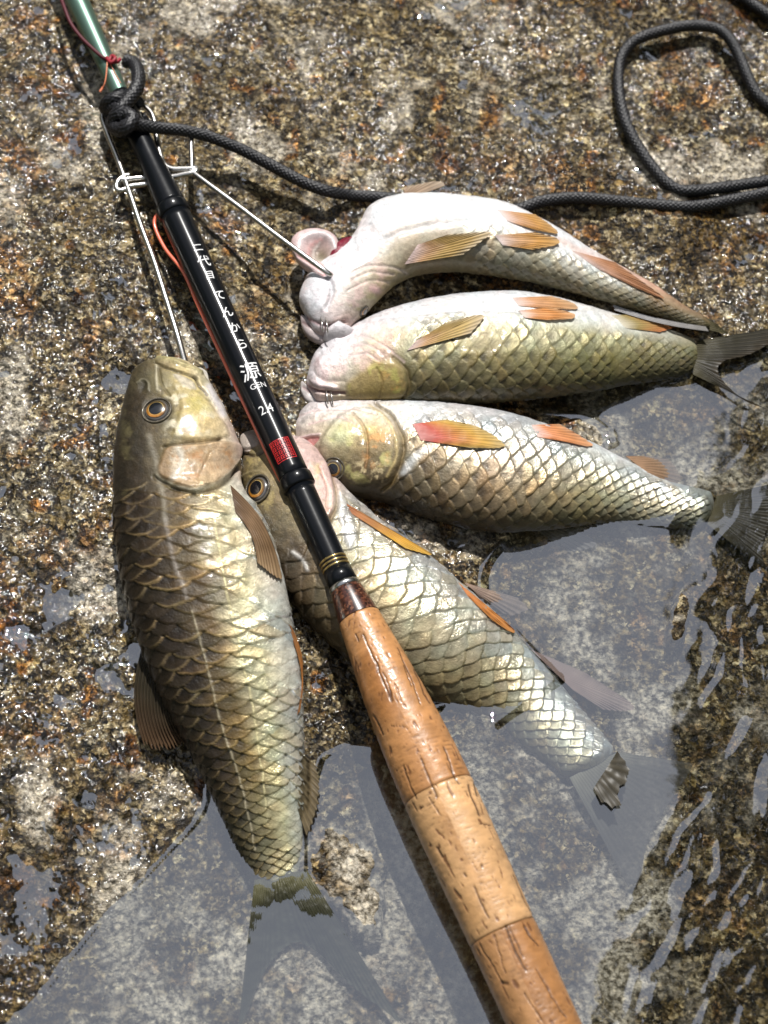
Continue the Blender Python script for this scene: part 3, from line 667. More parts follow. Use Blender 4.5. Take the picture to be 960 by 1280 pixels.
def eye_material():
    m, n, b, L = new_mat('wet_eye')
    a = node(n, 'ShaderNodeAttribute', attribute_name='Col'); L.new(a.outputs['Color'], b.inputs['Base Color'])
    b.inputs['Roughness'].default_value = .22; b.inputs['Coat Weight'].default_value = 1; b.inputs['Coat Roughness'].default_value = .02
    return m
M_EYE = eye_material()
def eye(F_, px, py, r, tiltto=None, squash=1.0):
    X, Y = F_['X'], F_['Y']; k = np.unravel_index(np.argmin((X - px) ** 2 + (Y - py) ** 2), X.shape)
    c = F_['P'][k]; nn = F_['N'][k].copy()
    if tiltto is not None: nn = lerp(nn, np.array(tiltto, float), .6)
    nn /= np.linalg.norm(nn)
    c = at(px, py, c[2] / S)
    r = r * scl(px, py, c[2] / S)
    ax = np.cross(nn, [0, 1, 0]); ax /= np.linalg.norm(ax); ay = np.cross(nn, ax)
    def dome(name, r0, r1, z0, bulge, cf, parent, n=12, m=48):
        rr = np.linspace(r0, r1, n)[:, None]; a = np.linspace(0, 2 * math.pi, m, endpoint=False)[None, :]
        z = z0 + bulge * np.sqrt(np.clip(1 - (rr / r) ** 2, 0, 1)) * r
        W = c + (rr * np.cos(a))[..., None] * ax + (rr * np.sin(a) * squash)[..., None] * ay + (z + 0 * a)[..., None] * nn
        cl = cf(rr / r + 0 * a, a + 0 * rr)
        q = grid_faces(n, m, wrap=True, flip=True)
        nr_ = np.cross(W[1, 0] - W[0, 0], W[0, 1] - W[0, 0])
        if nr_ @ nn > 0: q = grid_faces(n, m, wrap=True)
        return mesh_obj(name, W, q[:, ::-1] if False else q, M_EYE, parent, cols=cl)
    def csock(t, a):
        g = np.exp(-((t - .80) / .07) ** 2)[..., None]
        return np.array([.028, .026, .028]) + g * np.array([.10, .09, .075])
    def ciris(t, a):
        f = (.55 + .45 * fbm(a * 9, t * 9, 1.3, 3, 9))[..., None]; e = np.exp(-((t - .57) / .03) ** 2)[..., None]
        low = (.5 + .5 * np.cos(a - 1.2))[..., None]
        base = lerp(np.array([.085, .055, .02]), np.array([.50, .20, .025]), low ** 2) * (f + .35)
        return lerp(base, np.array([.75, .55, .2]), .6 * e)
    def cpup(t, a): return np.zeros(t.shape + (3,)) + np.array([.004, .005, .008])
    e = dome('eye', .0, r * 1.12, -.12 * r, .38, csock, F_['root'])
    dome('iris', r * .50, r * .76, -.06 * r, .38, ciris, e)
    dome('pupil', 0, r * .54, .02 * r, .34, cpup, e)
    # raised orbital rim
    a = np.linspace(0, 2 * math.pi, 61)[:-1]
    R = c + (r * 1.10 * np.cos(a))[:, None] * ax + (r * 1.10 * squash * np.sin(a))[:, None] * ay + (.02 * r) * nn
    T = np.roll(R, -1, 0) - np.roll(R, 1, 0); T /= np.linalg.norm(T, axis=1, keepdims=True); O = np.cross(T, nn)
    b = np.linspace(0, 2 * math.pi, 10, endpoint=False)
    W = R[:, None] + .10 * r * (np.cos(b)[None, :, None] * O[:, None] + np.sin(b)[None, :, None] * nn)
    W = np.concatenate([W, W[:1]], 0)
    mesh_obj('eyelid', W, grid_faces(61, 10, wrap=True), M_FISH, e, cols=np.zeros((61 * 10, 3)) + np.array([.10, .085, .06]), mixa=np.zeros((610, 3)) + np.array([.1, .25, 1]))
    return e

# ============================================================ the five fish
WH = (.66, .67, .68); PK = (.66, .50, .48); SIL = (.52, .53, .48); CRM = (.50, .48, .38); OLV = (.20, .17, .08); GLD = (.33, .26, .12); BRN = (.085, .060, .030); DRK = (.028, .021, .012)

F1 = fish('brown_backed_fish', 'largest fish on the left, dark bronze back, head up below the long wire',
    [((188, 449), (222, 446), 118), ((167, 466), (250, 463), 118), ((153, 512), (279, 510), 112), ((144, 560), (301, 560), 106), ((142, 610), (303, 606), 99), ((144, 660), (331, 655), 92),
     ((152, 720), (352, 712), 84), ((172, 795), (366, 785), 72), ((204, 875), (376, 850), 56), ((238, 938), (378, 915), 40), ((262, 985), (379, 970), 25), ((288, 1040), (378, 1028), 8),
     ((312, 1090), (378, 1072), -10), ((326, 1125), (378, 1110), -20)],
    [(0, [(.05, .04, .02), (.11, .09, .045), (.22, .18, .09), (.32, .26, .13), (.36, .32, .20)]),
     (.10, [(.014, .011, .007), (.04, .03, .016), (.19, .15, .07), (.52, .42, .19), (.62, .54, .42)]),
     (.22, [(.012, .009, .006), (.035, .026, .014), (.17, .13, .065), (.44, .33, .19), (.56, .46, .38)]),
     (.29, [(.010, .008, .006), (.024, .015, .007), (.10, .066, .027), (.50, .44, .28), (.70, .69, .62)]),
     (.55, [(.010, .008, .006), (.024, .015, .007), (.105, .068, .027), (.58, .51, .31), (.74, .75, .70)]),
     (.80, [(.010, .008, .006), (.030, .020, .009), (.17, .125, .045), (.58, .53, .31), (.74, .74, .68)]),
     (1, [(.05, .04, .02), (.15, .13, .07), (.28, .26, .15), (.35, .34, .22), (.4, .4, .3)])],
    ratio=[(0, .62), (.2, .62), (.5, .56), (1, .55)], n=560, m=250, row=10.3, across=5.4, head=.262, relief=2.5, rand=.42, metal=.22, pocket=.45, rim=.6, edge_pow=2.0, rimadd=.8,
    ops=[
        ('plate', [(209, 557), (240, 553), (273, 549), (300, 553), (303, 572), (288, 594), (269, 607), (250, 613), (229, 611), (209, 603), (196, 592), (200, 574)], 3.6, 5, (.36, .235, .13), .6),
        ('mottle', [(205, 560), (280, 552), (298, 572), (270, 604), (215, 602)], 20, (.60, .52, .40), .7),
        ('mottle', [(205, 560), (280, 552), (298, 572), (270, 604), (215, 602)], 13, (.42, .20, .07), .6),
        ('plate', [(214, 545), (222, 520), (222, 500), (214, 480), (232, 478), (258, 495), (276, 520), (288, 545), (262, 551), (235, 553)], 2.2, 6, (.44, .35, .17), .5),
        ('mottle', [(205, 480), (245, 480), (285, 540), (230, 552), (205, 545)], 16, (.66, .60, .44), .75),
        ('mottle', [(205, 470), (245, 470), (270, 520), (220, 520)], 24, (.42, .36, .10), .6),
        ('line', [(205, 558), (230, 556), (257, 553), (276, 549)], 1.8, -2.8, (.07, .05, .02), .8),
        ('line', [(194, 596), (209, 606), (229, 614), (250, 616), (271, 610), (290, 596), (304, 575), (307, 560)], 2.2, -4.0, (.06, .045, .02), .85),
        ('line', [(196, 594), (209, 603), (229, 610.5), (250, 612), (268, 606), (286, 592), (299, 574)], 1.3, .8, (.66, .60, .45), .5),
        ('line', [(245, 610), (252, 590), (262, 566)], 1.2, -.8, (.2, .12, .05), .5),
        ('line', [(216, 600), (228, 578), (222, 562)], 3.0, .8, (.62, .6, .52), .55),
        ('line', [(186, 545), (194, 575), (199, 600), (205, 625), (207, 650)], 3.5, .4, (.36, .33, .26), .4),  # pale glare streak painted down the flank, continued on the next line
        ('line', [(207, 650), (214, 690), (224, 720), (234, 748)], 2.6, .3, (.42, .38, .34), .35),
        ('line', [(193, 452), (205, 458), (220, 463), (236, 468), (247, 472)], 1.6, -3.2, (.05, .04, .015), .8),
        ('line', [(197, 447), (215, 450), (235, 458), (252, 466)], 2.6, 3.0, (.34, .30, .14), .7),
        ('line', [(195, 456), (196, 472), (197, 488)], 2.0, 1.6, (.50, .45, .32), .7),
        ('line', [(198, 462), (203, 480), (212, 495)], 1.5, -1.5, (.09, .07, .03), .6),
        ('line', [(243, 470), (249, 480), (259, 493)], 1.6, -3.0, (.06, .045, .02), .85),
        ('plate', [(216, 466), (240, 474), (247, 486), (236, 488), (224, 480)], 1.2, 3, (.50, .45, .36), .8),
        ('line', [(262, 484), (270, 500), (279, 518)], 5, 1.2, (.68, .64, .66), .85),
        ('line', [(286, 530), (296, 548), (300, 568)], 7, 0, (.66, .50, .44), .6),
        ('spot', (179, 483, 5, 7, 20), -2.8, (.03, .025, .015), .8), ('line', [(172, 478), (178, 474), (185, 478), (186, 488)], 1.3, 1.5, (.2, .18, .12), .6),
        ('plate', [(180, 500), (197, 492), (214, 500), (219, 515), (212, 530), (196, 534), (182, 526), (177, 512)], -1.2, 5, (.07, .06, .04), .55),
        ('line', [(240, 765), (256, 820), (270, 880), (285, 930), (299, 970), (311, 1020), (319, 1062)], 1.2, .7, (.50, .44, .30), .5),
        ('line', [(268, 650), (283, 740), (301, 816), (315, 880), (327, 960), (333, 1010)], 1.2, .6, (.62, .55, .30), .75),
        ('mottle', [(150, 500), (190, 540), (190, 620), (150, 620)], 22, (.13, .11, .05), .5),
    ])
eye(F1, 196, 513, 16.5)

F4 = fish('fish_under_the_rod', 'silver fish lying diagonally beneath the rod with its tail under water',
    [((300, 572), (312, 548), 56), ((303, 606), (346, 545), 58), ((312, 655), (388, 556), 56), ((330, 702), (428, 608), 52), ((362, 748), (472, 650), 46), ((403, 792), (526, 690), 38), ((458, 838), (577, 733), 24),
     ((520, 869), (624, 775), 6), ((575, 885), (654, 806), -10), ((618, 905), (690, 846), -22), ((652, 930), (722, 884), -25), ((690, 955), (752, 920), -22), ((712, 975), (774, 946), -20)],
    [(0, [(.12, .09, .04), (.20, .15, .07), (.26, .2, .1), (.5, .38, .34), (.56, .46, .44)]),
     (.14, [(.05, .035, .02), (.12, .09, .045), (.24, .18, .08), (.50, .36, .30), (.64, .48, .46)]),
     (.25, [(.025, .018, .011), (.07, .05, .028), (.20, .15, .07), (.50, .45, .33), (.66, .60, .56)]),
     (.45, [(.07, .05, .025), (.18, .14, .075), (.42, .36, .22), (.60, .58, .46), (.70, .70, .66)]),
     (.75, [(.14, .11, .055), (.26, .22, .12), (.50, .46, .32), (.62, .62, .52), (.70, .71, .68)]),
     (1, [(.3, .28, .2), (.42, .40, .28), (.56, .55, .42), (.66, .66, .6), (.7, .7, .68)])],
    ratio=[(0, .6), (.25, .55), (.6, .60), (1, .55)], n=520, m=230, row=12.5, across=6.2, head=.235, relief=2.2, rand=.3, metal=.26, pocket=.3, rim=.35, edge_pow=1.7, seed=1,
    ops=[
        ('plate', [(366, 556), (392, 556), (410, 580), (419, 612), (418, 640), (408, 650), (395, 640), (380, 600)], 3.0, 5, (.62, .44, .40), .75),
        ('mottle', [(385, 560), (412, 590), (416, 640), (400, 640)], 14, (.62, .55, .22), .6),
        ('line', [(392, 552), (408, 572), (419, 602), (421, 630), (412, 652)], 1.8, -3.0, (.20, .13, .06), .75),
        ('line', [(398, 585), (408, 612), (408, 640)], 1.4, -1, (.5, .22, .15), .5),
        ('line', [(303, 566), (318, 569), (335, 562)], 1.8, -3, (.08, .06, .04), .8),
        ('mottle', [(300, 570), (345, 560), (350, 640), (310, 640)], 14, (.36, .28, .11), .7),
        ('line', [(300, 598), (312, 590), (330, 592), (338, 606)], 2, 1.2, (.28, .22, .12), .5),
        ('line', [(428, 620), (480, 668), (530, 722), (570, 770), (600, 810), (625, 850)], 1.1, .5, (.42, .36, .22), .6),
        ('plate', [(425, 612), (440, 640), (448, 670), (436, 690), (424, 660), (420, 635)], 1.5, 6, (.66, .66, .66), .7),
        ('line', [(366, 690), (378, 700), (384, 712)], 2.2, 1.2, (.66, .64, .6), .6),
    ])
eye(F4, 322, 611, 15.5, squash=1.1)

F3 = fish('fish_with_red_pectoral_fin', 'white bellied fish with red and yellow side fin, third from the top',
    [((361, 550), (366, 520), 44), ((378, 580), (388, 505), 44), ((404, 602), (425, 501), 46), ((440, 617), (470, 502), 44), ((490, 628), (520, 504), 42), ((545, 646), (575, 510), 38), ((600, 658), (625, 518), 33),
     ((655, 661), (680, 533), 26), ((708, 656), (735, 554), 14), ((758, 650), (785, 578), 4), ((806, 654), (832, 601), -8), ((845, 658), (870, 611), -14), ((885, 660), (897, 618), -18)],
    [(0, [(.30, .22, .16), (.5, .4, .35), (.62, .52, .50), (.66, .60, .60), (.68, .62, .62)]),
     (.12, [(.06, .045, .022), (.20, .15, .07), (.44, .38, .22), (.64, .58, .54), (.68, .64, .66)]),
     (.20, [(.035, .026, .013), (.14, .10, .045), (.40, .27, .11), (.60, .54, .42), (.68, .66, .66)]),
     (.27, [(.040, .030, .018), (.15, .11, .055), (.38, .31, .20), (.62, .61, .58), (.69, .69, .71)]),
     (.5, [(.05, .038, .02), (.26, .18, .10), (.50, .43, .32), (.66, .66, .62), (.71, .72, .75)]),
     (.72, [(.12, .10, .05), (.30, .26, .14), (.50, .47, .34), (.64, .65, .60), (.68, .70, .72)]),
     (1, [(.26, .26, .2), (.36, .36, .28), (.46, .46, .38), (.5, .52, .48), (.5, .52, .5)])],
    ratio=[(0, .62), (.3, .66), (1, .55)], n=520, m=220, row=10.6, across=7.2, head=.262, relief=2.4, rand=.3, metal=.3, pocket=.5, rim=.3, scale_fade=(.66, .85), seed=2, spk_head=.2, blot=.1,
    ops=[
        ('plate', [(398, 566), (420, 520), (455, 508), (485, 520), (502, 548), (502, 575), (490, 598), (470, 606), (440, 606)], 2.5, 6, None, 0),
        ('line', [(470, 503), (490, 520), (503, 548), (503, 575), (491, 602), (478, 614)], 2.0, -3.6, (.16, .11, .04), .8),
        ('line', [(462, 508), (482, 524), (494, 548), (495, 572), (484, 596)], 1.8, .6, (.50, .38, .16), .6),
        ('line', [(440, 518), (455, 534), (460, 560), (456, 590)], 1.4, -1.6, (.30, .16, .07), .6),
        ('mottle', [(400, 540), (440, 520), (492, 545), (490, 600), (440, 605)], 22, (.46, .42, .16), .8),
        ('mottle', [(450, 530), (494, 545), (492, 580), (455, 590)], 13, (.62, .30, .10), .7),
        ('mottle', [(440, 575), (490, 570), (480, 605), (445, 605)], 7, (.62, .50, .28), .7),
        ('spot', (428, 544, 18, 11, -20), 1.2, (.50, .52, .30), .7),
        ('line', [(372, 520), (400, 512), (440, 512), (470, 520)], 1.5, -1.0, (.62, .44, .42), .5),
        ('line', [(385, 530), (420, 522), (446, 532)], 1.5, -.8, (.62, .42, .42), .5),
        ('plate', [(363, 548), (398, 545), (396, 554), (386, 562), (372, 556)], -2.5, 3, (.52, .20, .19), .85),
        ('line', [(362, 548), (380, 545), (400, 543)], 1.6, 1.5, (.68, .5, .5), .7),
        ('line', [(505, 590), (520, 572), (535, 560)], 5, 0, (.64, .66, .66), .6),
        ('line', [(500, 560), (600, 585), (680, 598), (760, 612), (850, 634)], 1.1, .3, (.34, .28, .18), .4),
    ])
eye(F3, 417, 586, 12.5)

F2 = fish('green_flanked_fish', 'olive flanked fish with dark forked tail, second from the top',
    [((386, 492), (380, 468), 62), ((399, 503), (398, 438), 62), ((430, 504), (440, 410), 60), ((478, 503), (494, 389), 60), ((530, 502), (545, 377), 58), ((585, 500), (595, 371), 54), ((640, 496), (650, 370), 48),
     ((698, 491), (706, 379), 40), ((752, 484), (760, 393), 28), ((802, 476), (806, 404), 16), ((842, 470), (846, 417), 6), ((876, 462), (876, 430), -2)],
    [(0, [(.6, .5, .5), (.66, .58, .58), (.68, .62, .63), (.68, .64, .66), (.68, .64, .66)]),
     (.10, [(.42, .34, .22), (.58, .5, .42), (.66, .60, .60), (.69, .65, .67), (.69, .66, .68)]),
     (.19, [(.10, .08, .035), (.34, .25, .11), (.48, .40, .26), (.68, .62, .62), (.69, .67, .69)]),
     (.27, [(.08, .065, .03), (.20, .17, .08), (.42, .38, .26), (.69, .68, .68), (.70, .70, .72)]),
     (.5, [(.10, .08, .04), (.20, .17, .075), (.44, .41, .27), (.70, .71, .72), (.71, .72, .74)]),
     (.76, [(.07, .06, .025), (.17, .15, .055), (.36, .33, .18), (.68, .68, .65), (.70, .70, .68)]),
     (1, [(.04, .035, .018), (.07, .06, .03), (.11, .10, .045), (.20, .18, .09), (.3, .28, .18)])],
    ratio=[(0, .72), (.5, .72), (1, .6)], n=480, m=200, row=10.0, across=7.5, head=.262, relief=2.0, rand=.2, metal=.22, pocket=.5, rim=.35, scale_fade=(.50, .96), seed=3, spk_head=.08, blot=.07,
    ops=[
        ('mottle', [(380, 450), (440, 405), (520, 400), (490, 450), (400, 500)], 20, (.64, .42, .42), .4),
        ('spot', (419, 412, 9, 12, 20), 11, (.68, .64, .67), .5),
        ('line', [(378, 474), (392, 486), (410, 491), (430, 492)], 2.0, -4.5, (.34, .20, .20), .85),
        ('line', [(382, 470), (396, 480), (420, 485)], 3.2, 2.0, (.66, .54, .56), .5),
        ('line', [(400, 440), (392, 460), (402, 474), (430, 476)], 3.0, -1.2, None, 0),
        ('line', [(425, 425), (455, 420), (485, 436), (505, 452)], 1.6, -1.2, (.62, .46, .46), .5),
        ('line', [(430, 434), (456, 430), (480, 444)], 1.5, -1.0, (.62, .46, .46), .5),
        ('line', [(435, 444), (458, 442), (474, 452)], 1.4, -.8, (.62, .48, .48), .4),
        ('plate', [(430, 480), (452, 460), (480, 448), (504, 456), (510, 480), (503, 500), (440, 503)], 1.5, 8, (.34, .25, .09), .75),
        ('line', [(492, 446), (508, 462), (512, 484), (502, 502)], 1.8, -2.8, (.14, .10, .04), .7),
        ('mottle', [(430, 470), (470, 452), (508, 460), (506, 500), (430, 500)], 16, (.40, .36, .10), .85),
        ('mottle', [(470, 450), (508, 460), (506, 490), (480, 495)], 12, (.55, .32, .10), .7),
        ('line', [(470, 460), (478, 478), (474, 496)], 1.4, -1.5, (.2, .14, .05), .6),
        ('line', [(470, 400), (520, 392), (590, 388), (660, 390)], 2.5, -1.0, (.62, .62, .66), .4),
    ])

F5 = fish('belly_up_fish', 'topmost fish, curled belly up, steel wire through its jaw',
    [((404, 428), (380, 398), 82), ((430, 412), (374, 372), 84), ((452, 394), (388, 342), 84), ((474, 372), (420, 318), 84), ((494, 354), (446, 290), 84), ((520, 341), (462, 262), 82), ((552, 336), (500, 249), 80),
     ((596, 337), (560, 248), 76), ((648, 345), (630, 258), 68), ((702, 358), (692, 286), 58), ((760, 375), (752, 322), 46), ((818, 393), (812, 354), 34), ((862, 406), (858, 384), 24), ((890, 412), (886, 398), 18)],
    [(0, [(.62, .5, .48), (.67, .6, .6), (.69, .66, .68), (.68, .66, .68), (.68, .66, .68)]),
     (.15, [(.30, .24, .13), (.52, .46, .36), (.68, .65, .66), (.71, .71, .73), (.70, .69, .70)]),
     (.27, [(.16, .12, .06), (.46, .38, .28), (.68, .64, .62), (.72, .73, .75), (.71, .70, .71)]),
     (.5, [(.12, .10, .055), (.40, .37, .28), (.66, .66, .66), (.73, .74, .76), (.72, .72, .73)]),
     (.72, [(.13, .11, .06), (.40, .38, .30), (.64, .65, .64), (.72, .72, .73), (.68, .62, .6)]),
     (.86, [(.06, .05, .022), (.14, .10, .05), (.34, .24, .15), (.44, .28, .18), (.34, .2, .12)]),
     (1, [(.04, .035, .015), (.08, .065, .03), (.10, .075, .035), (.12, .08, .04), (.1, .07, .035)])],
    ratio=[(0, .75), (.5, .8), (1, .6)], n=480, m=180, row=9.5, across=8, head=.40, relief=1.5, rand=.10, metal=.10, pocket=.3, rim=.15, scale_fade=(.30, .98), seed=4, spk_head=.05, blot=.05,
    ops=[
        ('mottle', [(372, 340), (450, 300), (500, 350), (440, 400), (380, 400)], 20, (.66, .43, .42), .45),
        ('mottle', [(372, 340), (430, 310), (440, 390), (380, 410)], 9, (.58, .47, .50), .35),
        ('line', [(374, 392), (392, 402), (412, 407), (432, 402)], 2.2, -4.5, (.40, .22, .23), .8),
        ('plate', [(378, 402), (395, 410), (420, 412), (412, 426), (398, 428), (384, 418)], 1.5, 5, (.55, .46, .45), .7),
        ('plate', [(416, 400), (436, 392), (440, 412), (424, 418)], .8, 4, (.54, .40, .36), .7),
        ('line', [(398, 340), (412, 350), (414, 368), (408, 385)], 3.0, -3.0, (.62, .60, .64), .4),
        ('line', [(385, 322), (398, 338), (412, 342)], 2.2, -2.0, (.70, .30, .28), .6),
        ('line', [(440, 340), (462, 332), (488, 334), (508, 342)], 2.0, -1.4, (.60, .50, .46), .45),
        ('line', [(440, 350), (464, 340), (492, 344)], 1.8, -1.2, (.60, .48, .44), .45),
        ('line', [(436, 362), (466, 350), (486, 354)], 1.6, -1.0, (.58, .46, .40), .45),
        ('spot', (468, 362, 9, 4, 10), .5, (.66, .42, .42), .7),
        ('mottle', [(430, 380), (500, 345), (490, 370), (450, 400)], 14, (.42, .38, .20), .7),
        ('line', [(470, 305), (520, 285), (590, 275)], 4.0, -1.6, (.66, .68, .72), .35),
        ('line', [(450, 312), (446, 296), (452, 276)], 2.2, .8, None, 0),
        ('line', [(700, 300), (760, 330), (830, 362)], 5, 0, (.60, .36, .28), .5),
    ])

eye(F5, 455, 389, 7)
# ---- mouth and gill pieces
PINK = (.64, .53, .53)
blob(F5, 'gill_cover', [(366, 318), (364, 304), (374, 294), (392, 290), (410, 293), (422, 302), (424, 320), (416, 338), (402, 344), (386, 338), (374, 330)], 18, 88, (.62, .45, .44), hollow=.85, wr=1.4,
     tint=[('line', [(372, 312), (378, 300), (394, 293), (412, 297), (421, 310)], 5, 3, (.68, .60, .60), .9), ('spot', (402, 318, 14, 14, 0), -4, (.15, .13, .075), .95), ('spot', (398, 326, 7, 6, 0), 1, (.5, .46, .36), .7), ('line', [(384, 320), (390, 306), (402, 300)], 1.6, 1.5, (.66, .36, .34), .8),
           ('line', [(396, 330), (392, 316), (400, 304)], 1.6, 1.5, (.6, .55, .5), .7), ('line', [(368, 318), (380, 330), (398, 340), (408, 342)], 3.5, 2, (.72, .50, .49), .9), ('spot', (406, 338, 5, 4, 0), 0, (.7, .12, .10), .7)],
     label='curled pink gill cover with hollow middle')
blob(F5, 'gill', [(412, 322), (420, 306), (434, 298), (446, 300), (446, 314), (434, 332), (420, 342), (412, 336)], 8, 94, (.16, .008, .025), wr=2.0, tint=[('line', [(418, 330), (430, 312)], 1.2, 1.5, (.4, .03, .08), .7), ('line', [(424, 334), (434, 314)], 1.2, 1.5, (.16, .01, .03), .7)])
blob(F5, 'lower_lip', [(376, 396), (388, 405), (404, 412), (420, 412), (416, 424), (404, 430), (390, 426), (379, 414)], 10, 72, (.40, .34, .33), tint=[('line', [(380, 402), (396, 411), (412, 414)], 2.2, -2, (.16, .09, .09), .8)])
blob(F2, 'lower_lip', [(377, 478), (386, 488), (400, 494), (414, 496), (408, 505), (394, 508), (382, 502), (376, 490)], 9, 52, (.50, .46, .44), tint=[('line', [(380, 484), (392, 492), (408, 496)], 2.2, -2, (.22, .13, .13), .8)])
blob(F3, 'lower_lip', [(398, 500), (412, 493), (432, 492), (452, 497), (458, 503), (440, 505), (418, 505), (404, 506)], 8, 52, (.66, .50, .50), tint=[('line', [(406, 500), (430, 497), (450, 500)], 1.6, -2, (.58, .26, .28), .7)])
blob(F4, 'lower_lip', [(300, 548), (312, 540), (330, 538), (342, 546), (340, 558), (322, 566), (306, 566)], 9, 66, (.42, .36, .31), tint=[('line', [(304, 562), (320, 560), (336, 552)], 1.8, -2, (.14, .10, .08), .8)])
blob(F1, 'lower_jaw', [(247, 462), (258, 466), (263, 480), (272, 496), (283, 516), (280, 530), (268, 516), (256, 496), (247, 478)], 12, 100, (.56, .53, .50), tint=[('line', [(250, 463), (256, 474), (262, 490)], 4, 1.0, (.42, .36, .2), .8), ('line', [(272, 498), (282, 520)], 4, 0, (.66, .62, .66), .8)])

blob(F2, 'chin_fold', [(404, 424), (412, 408), (417, 399), (424, 400), (432, 410), (446, 418), (436, 428), (418, 430)], 22, 78, (.68, .64, .66), flat=1.3)
blob(F5, 'jaw', [(366, 316), (374, 318), (392, 328), (410, 336), (420, 346), (412, 356), (398, 350), (386, 340), (374, 330)], 12, 98, (.68, .52, .51), tint=[('spot', (410, 342, 6, 5, 0), 0, (.62, .10, .09), .8), ('line', [(372, 320), (392, 332), (408, 342)], 2, -1.6, (.60, .32, .31), .6)])
# ---- fins
BF = [(.13, .085, .045), (.20, .13, .07), (.17, .11, .055), (.28, .20, .12)]
OR = [(.55, .16, .05), (.56, .20, .04), (.48, .20, .04), (.40, .2, .06)]
fin(F1, 'pectoral_fin', [(288, 606), (294, 640)], [(350, 716), (353, 724), (344, 722), (322, 704)], [(.10, .06, .035), (.20, .125, .07), (.15, .09, .045), (.30, .20, .11)], lift=5, zt=88, rays=9, bow=-.10, ragged=.02, alpha=(1, .97))
fin(F1, 'pelvic_fin', [(360, 775), (366, 800)], [(378, 858), (375, 888), (371, 895)], [(.26, .12, .05), (.42, .18, .05), (.34, .15, .05)], lift=2, zt=44, rays=6, bow=-.09, ragged=.02)
fin(F1, 'dorsal_fin', [(180, 800), (212, 880)], [(183, 940), (200, 942), (222, 938), (236, 928)], [(.02, .016, .01), (.03, .024, .014), (.05, .032, .018), (.09, .05, .025)], zr=62, zt=34, rays=12, bow=.10, ragged=.10, use_map=False, alpha=(1, .92), fold=1.3)
fin(F1, 'anal_fin', [(374, 938), (372, 1010)], [(398, 960), (401, 990), (396, 1020), (384, 1048)], [(.12, .10, .06), (.13, .10, .055), (.10, .075, .04)], lift=1, zt=14, zr=16, rays=10, ragged=.12, alpha=(1, .8))
fin(F1, 'tail_fin', [(318, 1100), (384, 1088)], [(296, 1300), (330, 1216), (366, 1180), (398, 1192), (436, 1230), (506, 1284)], [(.10, .095, .045), (.030, .030, .016), (.030, .031, .016), (.055, .060, .038), (.10, .105, .075)], zr=0, zt=-22, rays=26, nu=60, nv=150, bow=0, ragged=.02, use_map=False, fold=.6, alpha=(1, .7), arch=8.5, jag=3)  # dark base lifted clear of the water to imitate a reflection gap
#fin(F1, 'fin_tip', [(388, 1010), (384, 1046)], [(420, 1018), (440, 1045), (436, 1064), (404, 1050)], [(.13, .09, .06), (.11, .08, .05), (.16, .11, .08)], zr=0, zt=1, rays=9, ragged=.12, use_map=False, fold=1.6) if False else None

fin(F4, 'pectoral_fin', [(431, 628), (440, 642)], [(520, 680), (541, 693), (536, 694), (508, 686)], [(.42, .17, .08), (.40, .19, .07), (.56, .30, .05), (.50, .30, .06)], lift=4, zt=60, rays=8, ragged=.02, bow=.0, alpha=(1, .97))
fin(F4, 'pelvic_fin', [(573, 728), (584, 744)], [(632, 776), (645, 790), (638, 790), (616, 776)], [(.50, .2, .08), (.55, .22, .06), (.45, .2, .06)], lift=3, zt=8, rays=7, ragged=.02)
fin(F4, 'pelvic_fin', [(580, 728), (592, 738)], [(650, 748), (662, 762), (640, 770), (612, 760)], [(.36, .25, .2), (.36, .27, .22), (.40, .32, .27)], zr=10, zt=-8, rays=7, ragged=.05, use_map=False, alpha=(.6, .4))
fin(F4, 'anal_fin', [(664, 812), (716, 862)], [(735, 842), (792, 880), (790, 890), (756, 888)], [(.36, .25, .22), (.40, .30, .27), (.36, .27, .25)], zr=-8, zt=-18, rays=16, ragged=.05, use_map=False, alpha=(.8, .6))
fin(F4, 'tail_fin', [(712, 972), (772, 940)], [(786, 1110), (800, 1098), (812, 1048), (840, 1000), (866, 958), (850, 952)], [(.22, .21, .16), (.11, .105, .085), (.09, .085, .075), (.10, .095, .085)], zr=-14, zt=-22, rays=22, nu=40, nv=120, ragged=.015, use_map=False, alpha=(.9, .4), fold=.15)
fin(F4, 'dorsal_fin', [(742, 985), (768, 945)], [(752, 1004), (768, 1012), (778, 1010), (776, 992), (790, 965), (772, 938)], [(.045, .038, .024), (.040, .034, .022), (.05, .042, .028)], zr=3.5, zt=5.5, rays=7, ragged=.16, use_map=False, fold=.2, label='dark fin tip raised through the water in place of a reflection gap')  # dark piece added where the water mirrors no sky

fin(F3, 'pectoral_fin', [(516, 530), (526, 550)], [(560, 524), (600, 534), (630, 552), (628, 560), (590, 560)], [(.58, .26, .24), (.50, .11, .08), (.52, .22, .07), (.52, .31, .07), (.46, .34, .14)], lift=3.0, zt=None, rays=17, ragged=.03, nu=34, alpha=(1, .95), fold=.45)
fin(F3, 'pelvic_fin', [(664, 531), (672, 546)], [(700, 530), (725, 544), (742, 556), (734, 558), (706, 552)], [(.66, .50, .46), (.60, .25, .12), (.56, .24, .10), (.56, .30, .16)], lift=3, rays=9, ragged=.03)
fin(F3, 'anal_fin', [(782, 570), (808, 590)], [(815, 570), (838, 576), (852, 596), (846, 606)], [(.28, .17, .10), (.24, .15, .09), (.30, .22, .16)], zr=10, zt=-4, rays=9, ragged=.03, use_map=False, alpha=(1, .6))
fin(F3, 'dorsal_fin', [(630, 660), (700, 657)], [(665, 684), (710, 690), (745, 684), (742, 674)], [(.20, .18, .14), (.25, .23, .2), (.26, .24, .22)], zr=0, zt=-16, rays=12, ragged=.04, use_map=False, alpha=(.9, .6))
